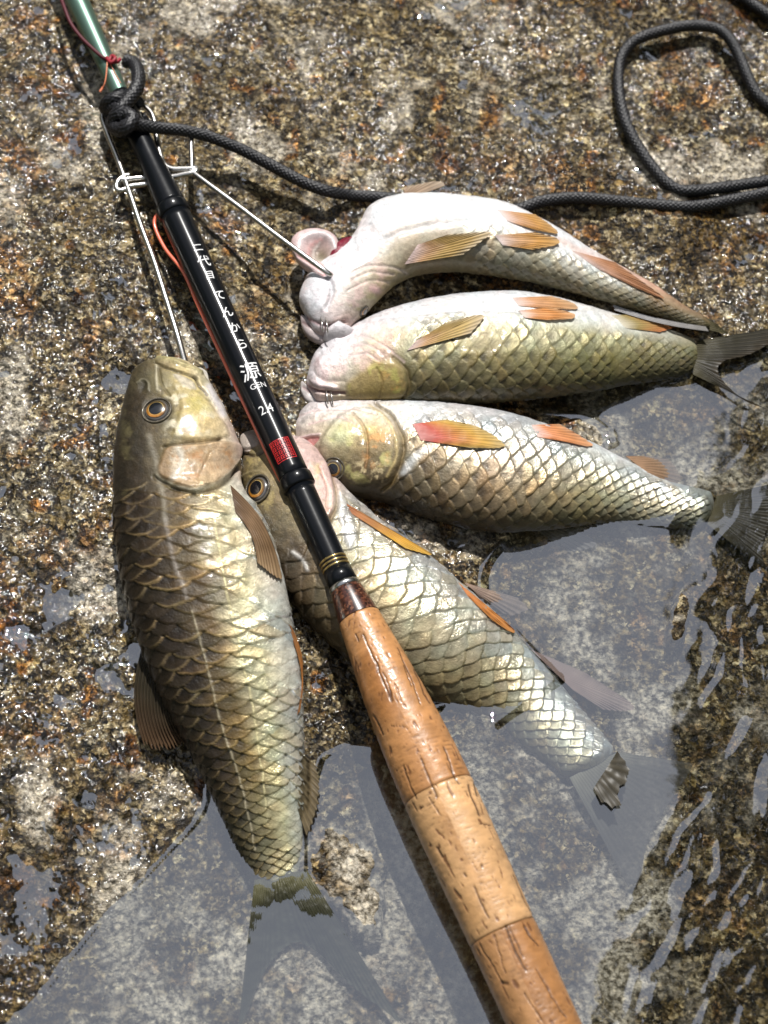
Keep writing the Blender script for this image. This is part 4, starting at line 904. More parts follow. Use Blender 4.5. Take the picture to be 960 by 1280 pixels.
fin(F3, 'tail_fin', [(884, 655), (896, 620)], [(1005, 750), (985, 735), (955, 700), (960, 660), (980, 610), (1030, 590)], [(.12, .10, .05), (.034, .027, .013), (.026, .020, .010), (.035, .026, .014)], zr=-16, zt=-7, rays=24, nu=40, nv=120, ragged=.02, use_map=False, alpha=(1, .97), fold=.4)

fin(F2, 'pectoral_fin', [(509, 438), (520, 426)], [(590, 416), (606, 396), (598, 393), (560, 402)], [(.64, .52, .50), (.50, .31, .16), (.42, .28, .10), (.44, .32, .13), (.52, .42, .28)], lift=4, rays=9, ragged=.02, bow=0, nu=34, alpha=(1, .97))
fin(F2, 'pelvic_fin', [(640, 372), (648, 382)], [(690, 370), (716, 378), (722, 386), (690, 386)], [(.66, .54, .50), (.56, .30, .16), (.48, .25, .11), (.50, .32, .18)], lift=3, rays=7, ragged=.02)
fin(F2, 'pelvic_fin', [(648, 388), (656, 397)], [(690, 384), (718, 392), (716, 398), (686, 400)], [(.66, .54, .50), (.62, .30, .13), (.58, .25, .08), (.58, .34, .17)], lift=4, rays=7, ragged=.02)
fin(F2, 'anal_fin', [(762, 394), (782, 410)], [(810, 393), (838, 400), (847, 408), (826, 415)], [(.56, .52, .42), (.30, .23, .09), (.38, .19, .07), (.46, .17, .07)], lift=3, rays=9, ragged=.04)
fin(F2, 'tail_fin', [(866, 468), (872, 426)], [(960, 512), (930, 500), (900, 470), (905, 452), (945, 440), (1010, 402)], [(.045, .038, .016), (.022, .019, .009), (.018, .015, .008), (.03, .022, .012)], zr=8, zt=10, rays=16, nu=40, nv=120, ragged=.03, use_map=False, fold=.5, alpha=(1, .95))

fin(F5, 'dorsal_fin', [(466, 266), (505, 246)], [(536, 238), (557, 231), (545, 226), (505, 234)], [(.40, .24, .17), (.30, .20, .13), (.36, .28, .2)], zr=88, zt=92, rays=8, ragged=.02, use_map=False, arch=3)
fin(F5, 'pectoral_fin', [(506, 330), (522, 306)], [(580, 318), (614, 292), (600, 290), (560, 293)], [(.64, .50, .48), (.48, .28, .15), (.40, .26, .085), (.42, .28, .10), (.52, .42, .28)], lift=5, rays=11, ragged=.02, nu=34, alpha=(1, .97))
fin(F5, 'pelvic_fin', [(622, 262), (634, 276)], [(670, 268), (690, 282), (698, 292), (672, 288)], [(.68, .58, .56), (.58, .34, .20), (.50, .26, .08), (.44, .26, .10)], lift=4, rays=8, ragged=.02)
fin(F5, 'pelvic_fin', [(618, 294), (628, 306)], [(670, 290), (698, 298), (696, 306), (666, 312)], [(.68, .58, .56), (.60, .36, .20), (.54, .28, .08), (.46, .28, .11)], lift=4, rays=8, ragged=.02)
fin(F5, 'anal_fin', [(712, 312), (744, 334)], [(770, 328), (812, 358), (832, 374), (800, 362)], [(.66, .52, .48), (.52, .30, .20), (.38, .18, .09), (.30, .15, .08)], lift=2.5, rays=10, ragged=.02)
fin(F5, 'tail_fin', [(882, 408), (886, 414)], [(764, 380), (767, 387)], [(.20, .19, .18), (.42, .41, .42)], zr=24, zt=40, rays=3, ragged=.02, use_map=False, nv=20, bow=-.03, label='pale folded lobe lying along the fish below')
fin(F5, 'tail_fin', [(884, 412), (882, 396)], [(912, 418), (908, 414), (904, 412), (902, 410), (900, 408)], [(.07, .06, .03), (.05, .045, .02)], zr=14, zt=12, rays=5, ragged=.05, use_map=False)

# ============================================================ ground and water
build_rock(); build_water(); build_film()

# ============================================================ the rod
ROD_H0, ROD_H1 = 154., 50.
W0 = at(96.5, 0, ROD_H0); W1 = at(680, 1280, ROD_H1); AX = (W1 - W0) / np.linalg.norm(W1 - W0)
_s = np.linspace(-.30, .80, 4001); _P = W0 + _s[:, None] * AX
_ok = ((_P - cam_pos) @ c_fwd) > .05
_py = proj(_P)[1]
def rod_s(y): return np.interp(y, _py[_ok], _s[_ok])
vv_ = cam_pos - (W0 + W1) / 2; UPV = vv_ - AX * (vv_ @ AX); UPV /= np.linalg.norm(UPV); SIDE = np.cross(AX, UPV)
if SIDE[0] < 0: SIDE = -SIDE
def rod_scale(s): return ((W0 + np.asarray(s, float)[..., None] * AX - cam_pos) @ c_fwd) / F
rod = empty('fishing_rod', W0 + AX * rod_s(1300) - np.array([0, 0, .016]))
tag(rod, 'telescopic fly rod with black lettered blank and cork grip lying across the fish', 'fishing rod')
M_BLACK = simple('black_gloss_blank', (.004, .005, .007), rough=.38, coat=.7, spec=.1, bump=(350, .00006))
M_BLACK.node_tree.nodes['Principled BSDF'].inputs['Coat Roughness'].default_value = .15; M_BLACK.node_tree.nodes['Principled BSDF'].inputs['Coat Weight'].default_value = .35
M_GREEN = simple('green_anodised_section', (.15, .25, .20), rough=.36, metal=.75, coat=.3, bump=(500, .00003))
M_GOLD = simple('gold_trim', (.55, .40, .16), rough=.25, metal=.9)
M_SILV = simple('silver_trim', (.5, .5, .5), rough=.25, metal=1)
M_PRINT = simple('white_print', (.78, .78, .78), rough=.4)
M_RED = simple('red_seal_print', (.50, .018, .02), rough=.35)
def burl_material():
    m, n, b, L = new_mat('maroon_composite_cork')
    tc = node(n, 'ShaderNodeTexCoord'); v = node(n, 'ShaderNodeTexVoronoi'); v.inputs['Scale'].default_value = 1300; L.new(tc.outputs['Object'], v.inputs['Vector'])
    s = node(n, 'ShaderNodeSeparateColor'); L.new(v.outputs['Color'], s.inputs[0])
    r = ramp(n, [(0, (.012, .004, .003)), (.5, (.05, .014, .008)), (.8, (.11, .035, .018)), (1, (.2, .09, .05))]); L.new(s.outputs[0], r.inputs[0]); L.new(r.outputs[0], b.inputs['Base Color'])
    b.inputs['Roughness'].default_value = .3; b.inputs['Coat Weight'].default_value = .5
    return m
M_BURL = burl_material()
def cork_material():
    m, n, b, L = new_mat('wet_cork')
    a = node(n, 'ShaderNodeAttribute', attribute_name='Col'); L.new(a.outputs['Color'], b.inputs['Base Color'])
    b.inputs['Roughness'].default_value = .45; b.inputs['Coat Weight'].default_value = .28; b.inputs['Coat Roughness'].default_value = .2
    tc = node(n, 'ShaderNodeTexCoord'); nz = node(n, 'ShaderNodeTexNoise'); nz.inputs['Scale'].default_value = 1400; nz.inputs['Detail'].default_value = 4
    L.new(tc.outputs['Object'], nz.inputs['Vector']); bp = node(n, 'ShaderNodeBump'); bp.inputs['Distance'].default_value = .00009
    L.new(nz.outputs['Fac'], bp.inputs['Height']); L.new(bp.outputs[0], b.inputs['Normal'])
    return m
def lathe(name, prof, mat, seg=72, parent=rod, ds=None, colf=None, caps=True):
    y = np.array([p[0] for p in prof], float); r = np.array([p[1] for p in prof], float)
    s = rod_s(y); rr = r * rod_scale(s)
    if ds:
        s2 = np.arange(s[0], s[-1], ds); s2 = np.append(s2, s[-1])
        sl_ = np.arange(len(s)); cs = np.interp(s2, s, sl_)
        C = catmull(np.stack([s, rr, 0 * s], 1), 600); rr = np.interp(s2, C[:, 0], C[:, 1]); s = s2
    a = np.linspace(0, 2 * math.pi, seg, endpoint=False)
    C0 = W0 + s[:, None] * AX
    dirs = np.cos(a)[:, None] * UPV + np.sin(a)[:, None] * SIDE
    V = C0[:, None] + rr[:, None, None] * dirs[None]
    col = None
    if colf is not None:
        X, Y = proj(V); col, hg = colf(s[:, None] / S + 0 * a, (a[None, :] * rr[:, None]) / S, X, Y, np.cos(a)[None, :] + 0 * s[:, None])
        V = C0[:, None] + (rr[:, None, None] + hg[..., None] * S) * dirs[None]; col = col.reshape(-1, 3)
    q = grid_faces(len(s), seg, wrap=True); V = V.reshape(-1, 3); k = len(V)
    n0 = np.cross(V[seg] - V[0], V[1] - V[0])
    fl = n0 @ UPV > 0
    V = np.vstack([V, C0[0], C0[-1]]); j = np.arange(seg); j2 = (j + 1) % seg
    tr = np.concatenate([np.stack([j2, j, np.full(seg, k)], 1), np.stack([(len(s) - 1) * seg + j, (len(s) - 1) * seg + j2, np.full(seg, k + 1)], 1)])
    if not fl: pass
    else: q = q[:, ::-1]; tr = tr[:, ::-1]
    if col is not None: col = np.vstack([col, col[0], col[-1]])
    return mesh_obj(name, V, q[:, ::-1], mat, parent, cols=col, tris=tr[:, ::-1])
lathe('tip_section', [(-260, 16), (-60, 14.6), (0, 14), (60, 12.4), (118, 11), (165, 10)], M_GREEN, ds=.003)
lathe('blank', [(118, 11.3), (119, 13.2), (150, 13.6), (200, 14.8), (232, 17.4), (256, 19.4), (258, 19.4)], M_BLACK, ds=.0015)
lathe('ferrule', [(258, 19.9), (260, 20.6), (268, 20.6), (270, 19.4)], M_BLACK)
lathe('blank', [(270, 19.0), (340, 18.8), (430, 18.6), (520, 18.9), (590, 19.2), (597, 19.4)], M_BLACK, ds=.003)
lathe('ferrule', [(596, 20.0), (598, 21.2), (609, 21.4), (611, 19.0)], M_BLACK)
lathe('blank', [(611, 18.2), (650, 17.8), (700, 17.4), (718, 17.4)], M_BLACK, ds=.003)
for y0 in (701, 705.5, 710): lathe('trim_ring', [(y0 - 1.2, 17.4), (y0 - .6, 18.2), (y0 + .8, 18.2), (y0 + 1.4, 17.4)], M_GOLD)
lathe('blank', [(712, 17.6), (722, 18.6), (731, 19.2)], M_BLACK)
lathe('trim_ring', [(731, 19.3), (731.6, 20.4), (736, 20.6), (737, 19.8)], M_SILV)
lathe('winding_check', [(737, 20.2), (745, 22.2), (758, 24.6), (772, 26.6)], M_BURL, ds=.0008)

CORK_ops = []
def ck(pts, w=1.4): CORK_ops.append(('line', pts, w * .62, -1.3, (.045, .018, .008), .95))
def c7(*p): return [(400 + a / 2.206, 700 + b / 2.206) for a, b in p]
ck(c7((118, 205), (135, 245), (158, 290), (175, 335), (198, 390)), 1.6); ck(c7((175, 310), (190, 350), (202, 388)), 1.2); ck(c7((215, 245), (240, 300), (268, 372), (278, 398)), 1.2)
ck(c7((232, 290), (245, 330), (252, 350)), 1.0); ck(c7((258, 305), (285, 360), (305, 395)), 1.4); ck(c7((205, 340), (225, 390)), 1); ck(c7((340, 515), (360, 560), (372, 595), (386, 618)), 1.5); ck(c7((352, 560), (375, 605)), .9)
ck(c7((278, 545), (300, 600), (325, 655)), 1.7); ck(c7((230, 568), (248, 620), (266, 658)), 1.5); ck(c7((410, 622), (424, 665), (440, 705)), 2.2); ck(c7((425, 618), (436, 650)), 2.0)
ck(c7((425, 900), (445, 945), (465, 985)), 1.8); ck(c7((513, 1010), (532, 1060), (552, 1105), (566, 1130)), 2.2); ck(c7((522, 1010), (545, 1060), (560, 1095)), 1.3); ck(c7((565, 1010), (582, 1040), (602, 1065)), 1.8)
ck(c7((438, 1055), (470, 1110), (505, 1170)), 1.2); ck(c7((480, 1035), (500, 1100), (512, 1140)), 1.0); ck(c7((500, 1165), (518, 1170)), 3.0); ck(c7((325, 795), (338, 820)), 2.2); ck(c7((150, 430), (172, 480)), 1.6)
ck(c7((535, 870), (560, 930), (600, 1000)), 1.2); ck(c7((300, 655), (330, 700)), 1.2); ck(c7((96, 205), (104, 225)), 1.2); ck(c7((265, 690), (310, 670), (320, 664)), .7); ck(c7((195, 458), (232, 460), (240, 468)), .6)
ck(c7((440, 728), (470, 732)), 1.5); ck(c7((398, 865), (403, 873)), 1.8); ck(c7((445, 840), (448, 848)), 2.0); ck(c7((565, 1195), (610, 1270)), 1.0); ck(c7((598, 1130), (640, 1200), (680, 1262)), 1.1)
cork_seg = [((772, 26.6), (990, 45.5)), ((990, 45.5), (1166, 44.6)), ((1166, 44.6), (1520, 46.0))]
tones = [np.array([.45, .215, .080]), np.array([.56, .325, .150]), np.array([.40, .205, .085])]
RP = [(772, 26.6), (800, 30.0), (850, 36.5), (900, 41.2), (950, 44.4), (1000, 45.8), (1060, 45.6), (1130, 44.4), (1200, 43.8), (1280, 43.5), (1400, 44.5), (1520, 46.0)]
M_CORK = cork_material()
grip = None
for k, (a_, b_) in enumerate(cork_seg):
    ys = [a_[0]] + [p[0] for p in RP if a_[0] + 8 < p[0] < b_[0] - 8] + [b_[0]]
    rs = np.interp(ys, [p[0] for p in RP], [p[1] for p in RP])
    def cf(s, arc, X, Y, up, k=k):
        base = tones[k]
        g = fbm(arc, s * 3.0, 60, 4, 600 + k, .6); col = base * (1 + .38 * g)[..., None]
        wl = s + 5 * fbm(arc, s, 40, 3, 611 + k)
        lines = np.abs(np.sin(wl * .55 + 2.5 * fbm(arc, s, 25, 2, 620 + k))); ln = np.exp(-(lines / .16) ** 2) * sm(fbm(arc, s, 34, 3, 630 + k), -.1, .4)
        col = col * (1 - .45 * ln)[..., None]
        fine = fbm(arc * .7, s * 1.6, 6, 3, 640 + k); col = col * (1 + .24 * fine)[..., None]
        patch = sm(fbm(arc, s, 90, 2, 650 + k), .0, .5); col = lerp(col, col * np.array([.80, .72, .60]), patch[..., None])
        h = -.5 * ln + .35 * fine
        # small pores drawn out along the grip
        for q_, (sx, sy, th, lo) in enumerate(((3, 16, .5, .5), (2, 6, .5, .5))):
            nz = vnoise(arc / sx + 1.4 * fbm(arc, s, 16, 2, 655 + q_), s / sy, 660 + 10 * q_ + k) * .5 + .5 * vnoise(arc / (sx * 2.2), s / (sy * 1.3), 690 + 10 * q_ + k)
            pr = sm(nz, .765, .84); col = lerp(col, np.array([.12, .045, .018]), (.8 * pr)[..., None]); h = h - .6 * pr
        mixd = np.zeros(col.shape); hh = np.zeros(h.shape); c2 = col.copy()
        paint(CORK_ops, X, Y, c2, mixd, hh, wob=1.6, seed=700)
        front = (up > -.15)
        col = np.where(front[..., None], c2, col); h = np.where(front, h + hh, h)
        e = np.minimum(s - s.min(), s.max() - s); h = h - .8 * np.exp(-(e / 1.0) ** 2); col = col * (1 - .35 * np.exp(-(e / 1.6) ** 2))[..., None]
        return np.clip(col, 0, 1), h
    lathe('cork_ring', list(zip(ys, rs)), M_CORK, seg=220, ds=.0005, colf=cf)

# lettering wrapped round the blank
def radius_at(y): return float(np.interp(y, [258, 340, 430, 520, 597], [19.0, 18.8, 18.6, 18.9, 19.3]))
def print_on_rod(name, txt, yc, off, size, mat=M_PRINT, align='CENTER', bold=.0, slant=0.0, squeeze=1.0):
    cu = bpy.data.curves.new(name, 'FONT'); cu.body = txt; cu.size = 1.0; cu.align_x = align; cu.align_y = 'CENTER'; cu.offset = bold; cu.shear = slant; cu.resolution_u = 4
    ob = bpy.data.objects.new('text_source', cu); COL.objects.link(ob); dg = bpy.context.evaluated_depsgraph_get(); dg.update()
    me = bpy.data.meshes.new_from_object(ob.evaluated_get(dg)); bpy.data.objects.remove(ob)
    if not len(me.vertices): return None
    bm = bmesh.new(); bm.from_mesh(me); bmesh.ops.triangulate(bm, faces=bm.faces[:])
    for _ in range(2):
        el = [e for e in bm.edges if e.calc_length() > .12]
        if el: bmesh.ops.subdivide_edges(bm, edges=el, cuts=1, use_grid_fill=False)
        bmesh.ops.triangulate(bm, faces=[f for f in bm.faces if len(f.verts) > 3])
    r = radius_at(yc); s0 = rod_s(yc); k = rod_scale(s0); a0 = math.asin(max(-1, min(1, off / r)))
    for v in bm.verts:
        a = a0 + v.co.x * size * squeeze / r; s = s0 - v.co.y * size * k
        rr = (r + .35) * k
        v.co = V3(W0 + AX * s + rr * (math.cos(a) * UPV + math.sin(a) * SIDE) - np.array(rod.location))
    bm.normal_update(); bm.to_mesh(me); bm.free(); me.materials.clear(); me.materials.append(mat)
    o = bpy.data.objects.new(name, me); link(o, rod); o['label'] = 'white painted lettering on the black blank' if mat is M_PRINT else 'red square seal printed on the black blank'
    return o
def cxr(y): return proj(W0 + AX * rod_s(y))[0]
for ch, x_, y_, sz in (('二', 250, 322, 12), ('代', 257.5, 339, 16), ('目', 264.5, 356, 12.5), ('て', 277, 381, 15), ('ん', 286.5, 402, 15.5), ('か', 295.5, 421.5, 15), ('ら', 304.5, 442, 15)):
    print_on_rod('lettering', ch, y_, (x_ - cxr(y_)) * .95 + 2.2, sz * 1.1, bold=.008, slant=.12)
print_on_rod('lettering', '源', 475, (317 - cxr(475)) * .95, 27, bold=.004, slant=.1)
print_on_rod('lettering', 'GEN', 492, (316 - cxr(492)) * .95, 11, align='LEFT', bold=.0)
print_on_rod('lettering', '2.4', 520.5, (327 - cxr(520)) * .95, 18, align='LEFT', bold=.0, squeeze=.85)
def seal():
    yc = 569.; s0 = rod_s(yc); k = rod_scale(s0); r = radius_at(yc); V = []; Q = []
    rng = np.random.default_rng(3)
    def patch(u0, u1, v0, v1, lift=.4):
        a = np.linspace(u0, u1, 5); b = len(V)
        for vv in (v0, v1):
            for u in a:
                th = u / r; V.append(W0 + AX * (s0 + vv * k) + (r + lift) * k * (math.cos(th) * UPV + math.sin(th) * SIDE))
        for i in range(4): Q.append((b + i, b + i + 1, b + 6 + i, b + 5 + i))
    for row_ in range(4):
        for c_ in range(4):
            u0 = -11.5 + c_ * 6.2; v0 = -13 + row_ * 6.8; jit = rng.uniform(-.4, .4, 4)
            patch(u0, u0 + 5.0, v0, v0 + 1.1 + jit[0] * .5); patch(u0 + jit[1], u0 + 1.3, v0 + 1.6, v0 + 5.6)
            patch(u0 + 2.4, u0 + 5.2, v0 + 2.1, v0 + 3.1 + jit[2] * .5); patch(u0 + 2.4 + jit[3], u0 + 5.0, v0 + 4.4, v0 + 5.4); patch(u0 + 2.6, u0 + 3.8, v0 + 3.6, v0 + 4.6)
    patch(-13, -12, -14, 14.5); patch(13.2, 14.2, -14, 14.5); patch(-13, 14.2, -15, -14); patch(-13, 14.2, 14.5, 15.5)
    o = mesh_obj('red_seal', V, Q, M_RED, rod, smooth=False); o['label'] = 'red square seal printed on the black blank'
seal()

# ============================================================ lines, wires and cord
def path3(pts, step=1.2, n=None):
    """pts: (px, py, h above the ground or absolute when flagged) -> world path"""
    A = np.array(pts, float); L = np.linalg.norm(np.diff(A[:, :2], axis=0), axis=1).sum()
    R = resample(A, n or max(12, int(L / step)))
    return at(R[:, 0], R[:, 1], R[:, 2])
def gp(x, y, lift): return (x, y, float(ground(x, y)) + lift)
RH = lambda y: float((W0 + AX * rod_s(y))[2] / S)     # height of the rod axis beside picture row y

M_LINE = simple('orange_red_line', (.80, .17, .09), rough=.3, coat=.6)
M_MAROON = simple('maroon_thread', (.085, .006, .014), rough=.6)
M_PALE = simple('pale_orange_nylon', (.75, .24, .12), rough=.3, coat=.5)
ln = empty('fishing_line', at(250, 420, 0) * 0 + at(250, 420, RH(420) - 10)); tag(ln, 'fluorescent orange red line running along the left edge of the black rod', 'fishing line')
def left(y, o, dh=-6): return (cxr(y) - o, y, RH(y) + dh)
tube('line', path3([left(262, 16), (193, 280, RH(280) - 8), (206, 310, RH(310) - 8), left(340, 22.5), left(380, 23), left(430, 22.5), left(480, 22), left(530, 21.5), left(580, 21), left(610, 18), left(622, 13)]), 2.3 * S, M_LINE, ln)
tube('line', path3([left(268, 19), left(295, 20), left(330, 20), left(380, 20), left(430, 19.7), left(480, 19.5), left(530, 19.3), left(590, 18), left(640, 12)]), 1.4 * S, M_LINE, ln)
th = empty('tip_lanyard', at(140, 75, RH(75))); tag(th, 'thin maroon thread tied in a small knot beside the green tip section', 'thread')
tube('thread', path3([(70, -20, RH(0) + 10), (80, 8, RH(10) + 16), (88, 28, RH(28) + 16), (100, 45, RH(45) + 16), (115, 60, RH(60) + 16), (128, 71, RH(70) + 15), (138, 75, RH(75) + 14)]), 2.5 * S, M_MAROON, th)
tube('knot', path3([(133, 72, RH(72) + 15), (139, 78, RH(75) + 17), (144, 73, RH(73) + 18), (140, 70, RH(73) + 15), (137, 77, RH(75) + 14), (146, 77, RH(75) + 13), (150, 74, RH(75) + 11)], .5), np.linspace(2.6, 3.2, 60)[: len(path3([(133, 72, 0), (139, 78, 0), (144, 73, 0), (140, 70, 0), (137, 77, 0), (146, 77, 0), (150, 74, 0)], .5))] if False else 2.6 * S, simple('crimson_thread', (.30, .015, .03), rough=.5), th)
tube('tag_end', path3([(134, 78, RH(78) + 15), (133, 92, RH(92) + 13), (131, 104, RH(104) + 10), (127, 113, RH(113) + 4)], .6), 1.0 * S, M_PALE, th)
tube('tag_end', path3([(138, 80, RH(80) + 14), (144, 92, RH(90) + 12), (151, 104, RH(104) + 10)], .6), .6 * S, M_PALE, th)
blobp = path3([(129, 109, RH(110) + 6), (127, 112, RH(112) + 5), (125, 115, RH(113) + 4)], .5); tube('tag_end', blobp, 1.9 * S, M_PALE, th)

st = empty('steel_wire_stringer', at(190, 225, float(ground(190, 225)))); tag(st, 'bent stainless steel wire stringer with a long arm down to the largest fish', 'stringer')
g0 = RH(140)
tube('wire', path3([(232, 456, 112.0), (222, 420, 120.0), (207, 372, 122.0), (192, 325, 123.6), (176, 282, 124.8), (160, 235, 126.0), (146, 196, 126.8), (134, 166, 127.4), (128, 148, 127.6), (130, 140, 127.4), (138, 136, 127.2), (152, 134, 126.0), (165, 130, 127.2), (177, 131, 128.0), (188, 140, 128.0), (193, 152, 127.6), (196, 172, 126.8), (200, 192, 126.4), (205, 205, 126.0), (214, 211, 126.0), (228, 211.5, 126.0), (244, 211, 126.0)]), 4.0 * S, M_STEEL, st, seg=14)
tube('hook', path3([(244, 214, 125.4), (240, 211, 125.8), (239.5, 196, 126.0), (239, 180, 126.0), (239, 171, 125.6)]), 3.7 * S, M_STEEL, st)
tube('cross_bar', path3([(145, 230, 126.0), (149, 225, 127.0), (158, 224.5, 126.8), (170, 223, 124.8), (190, 222, 123.6), (215, 221, 124.4), (230, 218, 125.6), (241, 216, 126.2), (246, 213, 125.8), (243, 209, 125.0), (238, 213, 124.4)]), 3.8 * S, M_STEEL, st)
tube('coil', path3([(162, 219, 125.4), (154, 221, 127.0), (147, 228, 127.6), (146, 236, 126.4), (153, 238, 124.8), (163, 233, 124.8), (178, 231, 124.0), (190, 229, 123.6)]), 3.7 * S, M_STEEL, st)
tube('pin', path3([(237, 213, 125.6), (246, 219, 126.0), (262, 231, 126.0), (300, 259, 124.4), (350, 297, 122.0), (404, 337, 118.8), (418, 347, 106.0)]), 3.4 * S, M_STEEL, st)
def gz(x, y): return float(GZ.get(np.array([x]), np.array([y]))[0])
for i, (x, y) in enumerate(((403, 405), (409, 406), (409, 495), (415, 496))):
    h = max(gz(x, y), gz(x, y + 6), gz(x, y - 6)); h = h if h > -100 else 90
    tube('spike', path3([(x + 1, y + 10, h + 0), (x, y + 2, h + 5), (x - 1, y - 4, h + 5), (x - 2, y - 9, h + 1)], .6), 0.9 * S, M_STEEL, st)

def braid(name, pts, r_px, parent, taper=0):
    W = path3(pts, .95); n = len(W); seg = 40; s = np.concatenate([[0], np.cumsum(np.linalg.norm(np.diff(W, axis=0), axis=1))]) / S
    a = np.linspace(0, 2 * math.pi, seg, endpoint=False)
    # interlaced strands: rounded chevrons in two directions, alternately on top
    k = 10; ph1 = s[:, None] / 7.0 * math.pi + a[None, :] * k / 2; ph2 = s[:, None] / 7.0 * math.pi - a[None, :] * k / 2
    c1, c2 = np.floor(ph1 / math.pi), np.floor(ph2 / math.pi); f1 = np.abs(np.sin(ph1)); f2 = np.abs(np.sin(ph2))
    top = np.mod(c1 + c2, 2) < 1
    h = np.where(top, f1 ** .6 * (.6 + .4 * f2), f2 ** .6 * (.6 + .4 * f1))
    shade = (.08 + 1.1 * h ** 2)[..., None]
    spark = (_hash(c1, c2, 800) > .5)[..., None] * np.array([.004, .004, .005])
    col = np.array([.022, .022, .026]) * shade + spark
    rr = r_px * S * (1 + .03 * np.sin(s / 31.))
    return tube(name, W, rr, M_CORD, parent, seg=seg, cols=col, disp=(h - .7) * 2.6 * S)
cord = empty('paracord', at(200, 160, float(ground(200, 160)))); tag(cord, 'black braided cord knotted round the rod and looping across the rock at top right', 'cord')
kr = 9.0
K1 = RH(120); K2 = RH(140)
braid('strand', [(157, 76, K1 + 14), (168, 80, K1 + 16), (173, 94, K1 + 20), (171, 110, K1 + 23), (160, 126, K1 + 24), (150, 138, K1 + 23), (143, 150, K2 + 14), (150, 164, K2 + 2), (165, 160, K2 - 12), (180, 146, K2 - 12)], kr, cord)
braid('knot', [(176, 132, K1 - 6), (165, 124, K1 + 4), (150, 122, K1 + 18), (137, 126, K1 + 15), (132, 134, K1 + 2), (138, 142, K1 - 10)], kr * .95, cord)
braid('knot', [(140, 150, K2 - 8), (142, 158, K2 + 6), (152, 163, K2 + 18), (160, 158, K2 + 26), (166, 149, K2 + 26), (158, 142, K2 + 26), (150, 146, K2 + 22)], kr, cord)
braid('knot', [(136, 136, K1 + 4), (146, 136, K1 + 14), (156, 146, K2 + 20), (166, 153, K2 + 18), (178, 158, K2 + 6), (186, 158, K2 - 2)], kr * .95, cord)
braid('strand', [(150, 160, K2 + 16), (162, 155, K2 + 24), (178, 157, K2 + 16), (200, 160, K2 + 6), (230, 163, K2 - 2), (262, 171, K2 - 12), (300, 186, K2 - 24), (340, 207, K2 - 36), (380, 228, K2 - 44), (410, 239, K2 - 50), (440, 244, gp(440, 244, 12)[2]), (480, 247, gp(480, 247, 9)[2]),
      gp(530, 252, 8), gp(590, 262, 8), gp(640, 263, 8), gp(680, 251, 8), gp(725, 247, 8), gp(780, 252, 8), gp(830, 257, 8), gp(870, 258, 8), gp(915, 250, 8), gp(970, 238, 8), gp(1030, 225, 8), gp(1050, 205, 8), gp(1020, 205, 8), gp(965, 224, 8), gp(920, 232, 8), gp(870, 238, 9), gp(845, 236, 9),
      gp(824, 219, 8), gp(802, 190, 8), gp(784, 158, 8), gp(775, 125, 8), gp(773, 92, 8), gp(778, 68, 9), gp(795, 50, 10), gp(825, 39, 11), (860, 32, gp(860, 32, 14)[2]), (890, 34, gp(890, 34, 15)[2]), (908, 44, gp(908, 44, 15)[2]), gp(922, 66, 13), gp(934, 95, 10), gp(950, 122, 8),
      gp(985, 140, 8), gp(1020, 110, 8), gp(1020, 60, 8), gp(985, 35, 8), gp(955, 15, 8), gp(925, -6, 8), gp(880, -40, 8)], kr * .84, cord)
# the knot's strands are the same cord: nothing else hangs from it
fl = empty('nylon_leader', at(150, 270, float(ground(150, 270)))); tag(fl, 'almost invisible clear nylon thread hanging beside the long steel wire arm', 'thread')
M_NYL = simple('clear_nylon', (.5, .45, .38), rough=.2, coat=.5)
tube('thread', path3([(151, 236, 156), (146, 255, 120), (141, 280, 100), (140, 300, 96), (146, 312, 92)]), .45 * S, M_NYL, fl, seg=6)

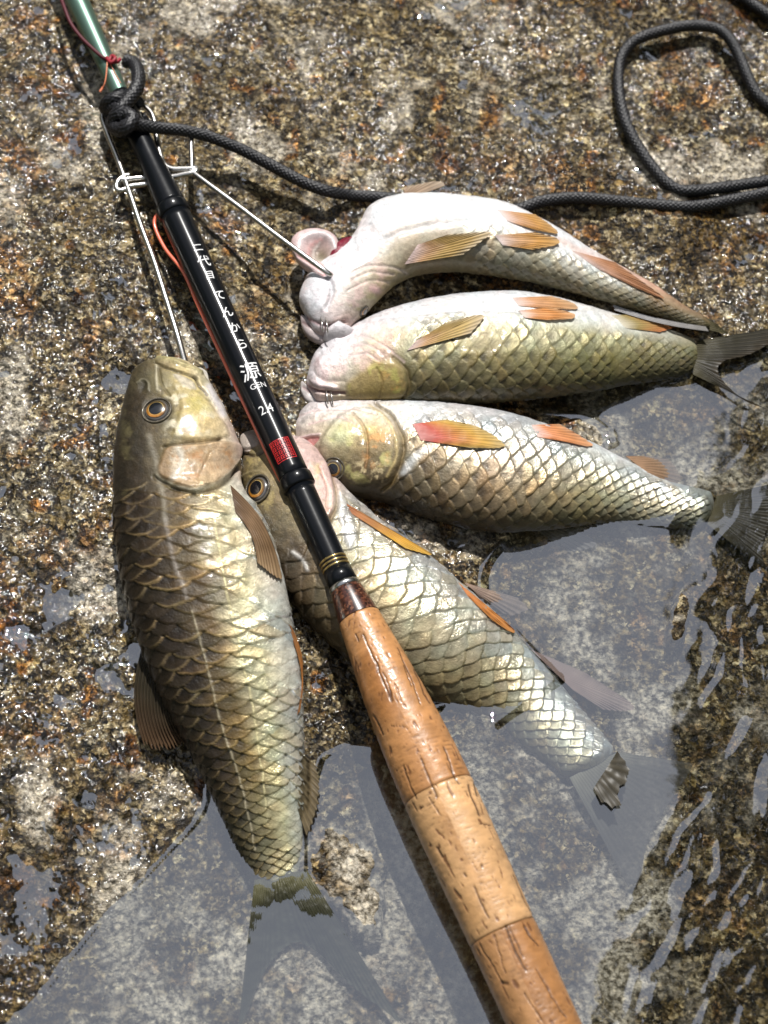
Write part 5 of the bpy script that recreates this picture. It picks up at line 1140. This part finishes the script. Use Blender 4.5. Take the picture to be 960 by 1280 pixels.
# ============================================================ overhanging tree on the far side, seen only as its reflection in the running water
def build_tree():
    root = empty('overhanging_tree', (3.4, .5, -.03)); tag(root, 'dark leafy tree leaning over the stream beyond the right edge, mirrored in the rippled water', 'tree')
    tk = simple('bark', (.06, .045, .03), rough=.85, bump=(60, .004), var=.3)
    P = resample([(3.4, .5, -.08), (3.3, .65, 1.0), (3.0, .9, 2.2), (2.6, 1.15, 3.3), (2.3, 1.35, 4.2)], 30); tube('trunk', P, np.linspace(.16, .05, 30), tk, root, seg=14)
    rng = np.random.default_rng(11)
    for k in range(9):
        t = rng.uniform(.35, .95); b = P[int(t * 29)]; e = b + np.array([-rng.uniform(.4, 1.2), rng.uniform(-.9, .9), rng.uniform(.3, .8)])
        tube('limb', resample([b, (b + e) / 2 + rng.normal(0, .05, 3), e], 10), np.linspace(.03, .008, 10), tk, root, seg=8)
    # leaves shaped to the mirrored dark edge; those shadowing the view are left out
    V = []; Q = []; C = []; n = 0
    N_ = 15000
    tries = 0
    while n < N_ and tries < 90000:
        tries += 1
        H = rng.uniform(3.2, 4.6); py = rng.uniform(470, 1700); px = rng.uniform(740, 1500)
        edge = np.interp(py, [470, 540, 640, 760, 900, 970, 1060, 1160, 1290, 1700], [990, 905, 872, 856, 852, 862, 822, 772, 742, 700]) + 9 * math.sin(py / 31.) + rng.normal(0, 5)
        if px < edge: continue
        if rng.random() < sm(px, 1250, 1500): continue
        # reflected viewing direction of that water pixel
        d = c_fwd + (px - CX) / F * c_right + (CY - py) / F * c_up; p0 = at(px, py, 0); r = d * np.array([1, 1, -1]); p = p0 + r / r[2] * H
        sh = p - np.array(SUN) / SUN.z * p[2]
        if abs(sh[0]) < .30 and -.38 < sh[1] < .45: continue
        s = rng.uniform(.03, .055); a, b_ = rng.normal(0, 1, 3), rng.normal(0, 1, 3); a /= np.linalg.norm(a); b_ = np.cross(a, b_); b_ /= np.linalg.norm(b_)
        k = len(V); V += [p - a * s, p + b_ * s * .45, p + a * s, p - b_ * s * .45]; Q.append((k, k + 1, k + 2, k + 3)); g = rng.uniform(.6, 1.2); C += [(.045 * g, .065 * g, .022 * g)] * 4; n += 1
    m, nn, b, L = new_mat('leaf'); a = node(nn, 'ShaderNodeAttribute', attribute_name='Col'); L.new(a.outputs['Color'], b.inputs['Base Color']); b.inputs['Roughness'].default_value = .5
    mesh_obj('crown', V, Q, m, root, cols=C, smooth=False)
build_tree()

# ============================================================ unseen wooded slopes added to darken the low sky; wet surfaces mirror them
def build_sky_shading():
    n, m = 160, 26; a = np.linspace(0, 2 * math.pi, n + 1); t = np.linspace(0, 1, m)
    A, T = np.meshgrid(a, t, indexing='ij')
    rad = 5.5 + 8.5 * T + .8 * fbm(np.cos(A) * 5 + T * 3, np.sin(A) * 5 + 20, 1.2, 4, 901)
    z = -.5 + 12.0 * T ** .9 * (1 + .12 * fbm(np.cos(A) * 6, np.sin(A) * 6, 1.5, 4, 902))
    W = np.stack([rad * np.cos(A), rad * np.sin(A), z], -1); g = .6 + .6 * (fbm(A * 30, T * 20, 2, 4, 903) + .5)
    C = np.stack([.040 * g, .055 * g, .022 * g], -1)
    m_, nn, b, L = new_mat('sky_shading_slope'); at_ = node(nn, 'ShaderNodeAttribute', attribute_name='Col'); L.new(at_.outputs['Color'], b.inputs['Base Color']); b.inputs['Roughness'].default_value = .9
    tag(mesh_obj('sky_shading_hillside', W, grid_faces(n + 1, m), m_, cols=np.clip(C, 0, 1)), kind='structure')
build_sky_shading()
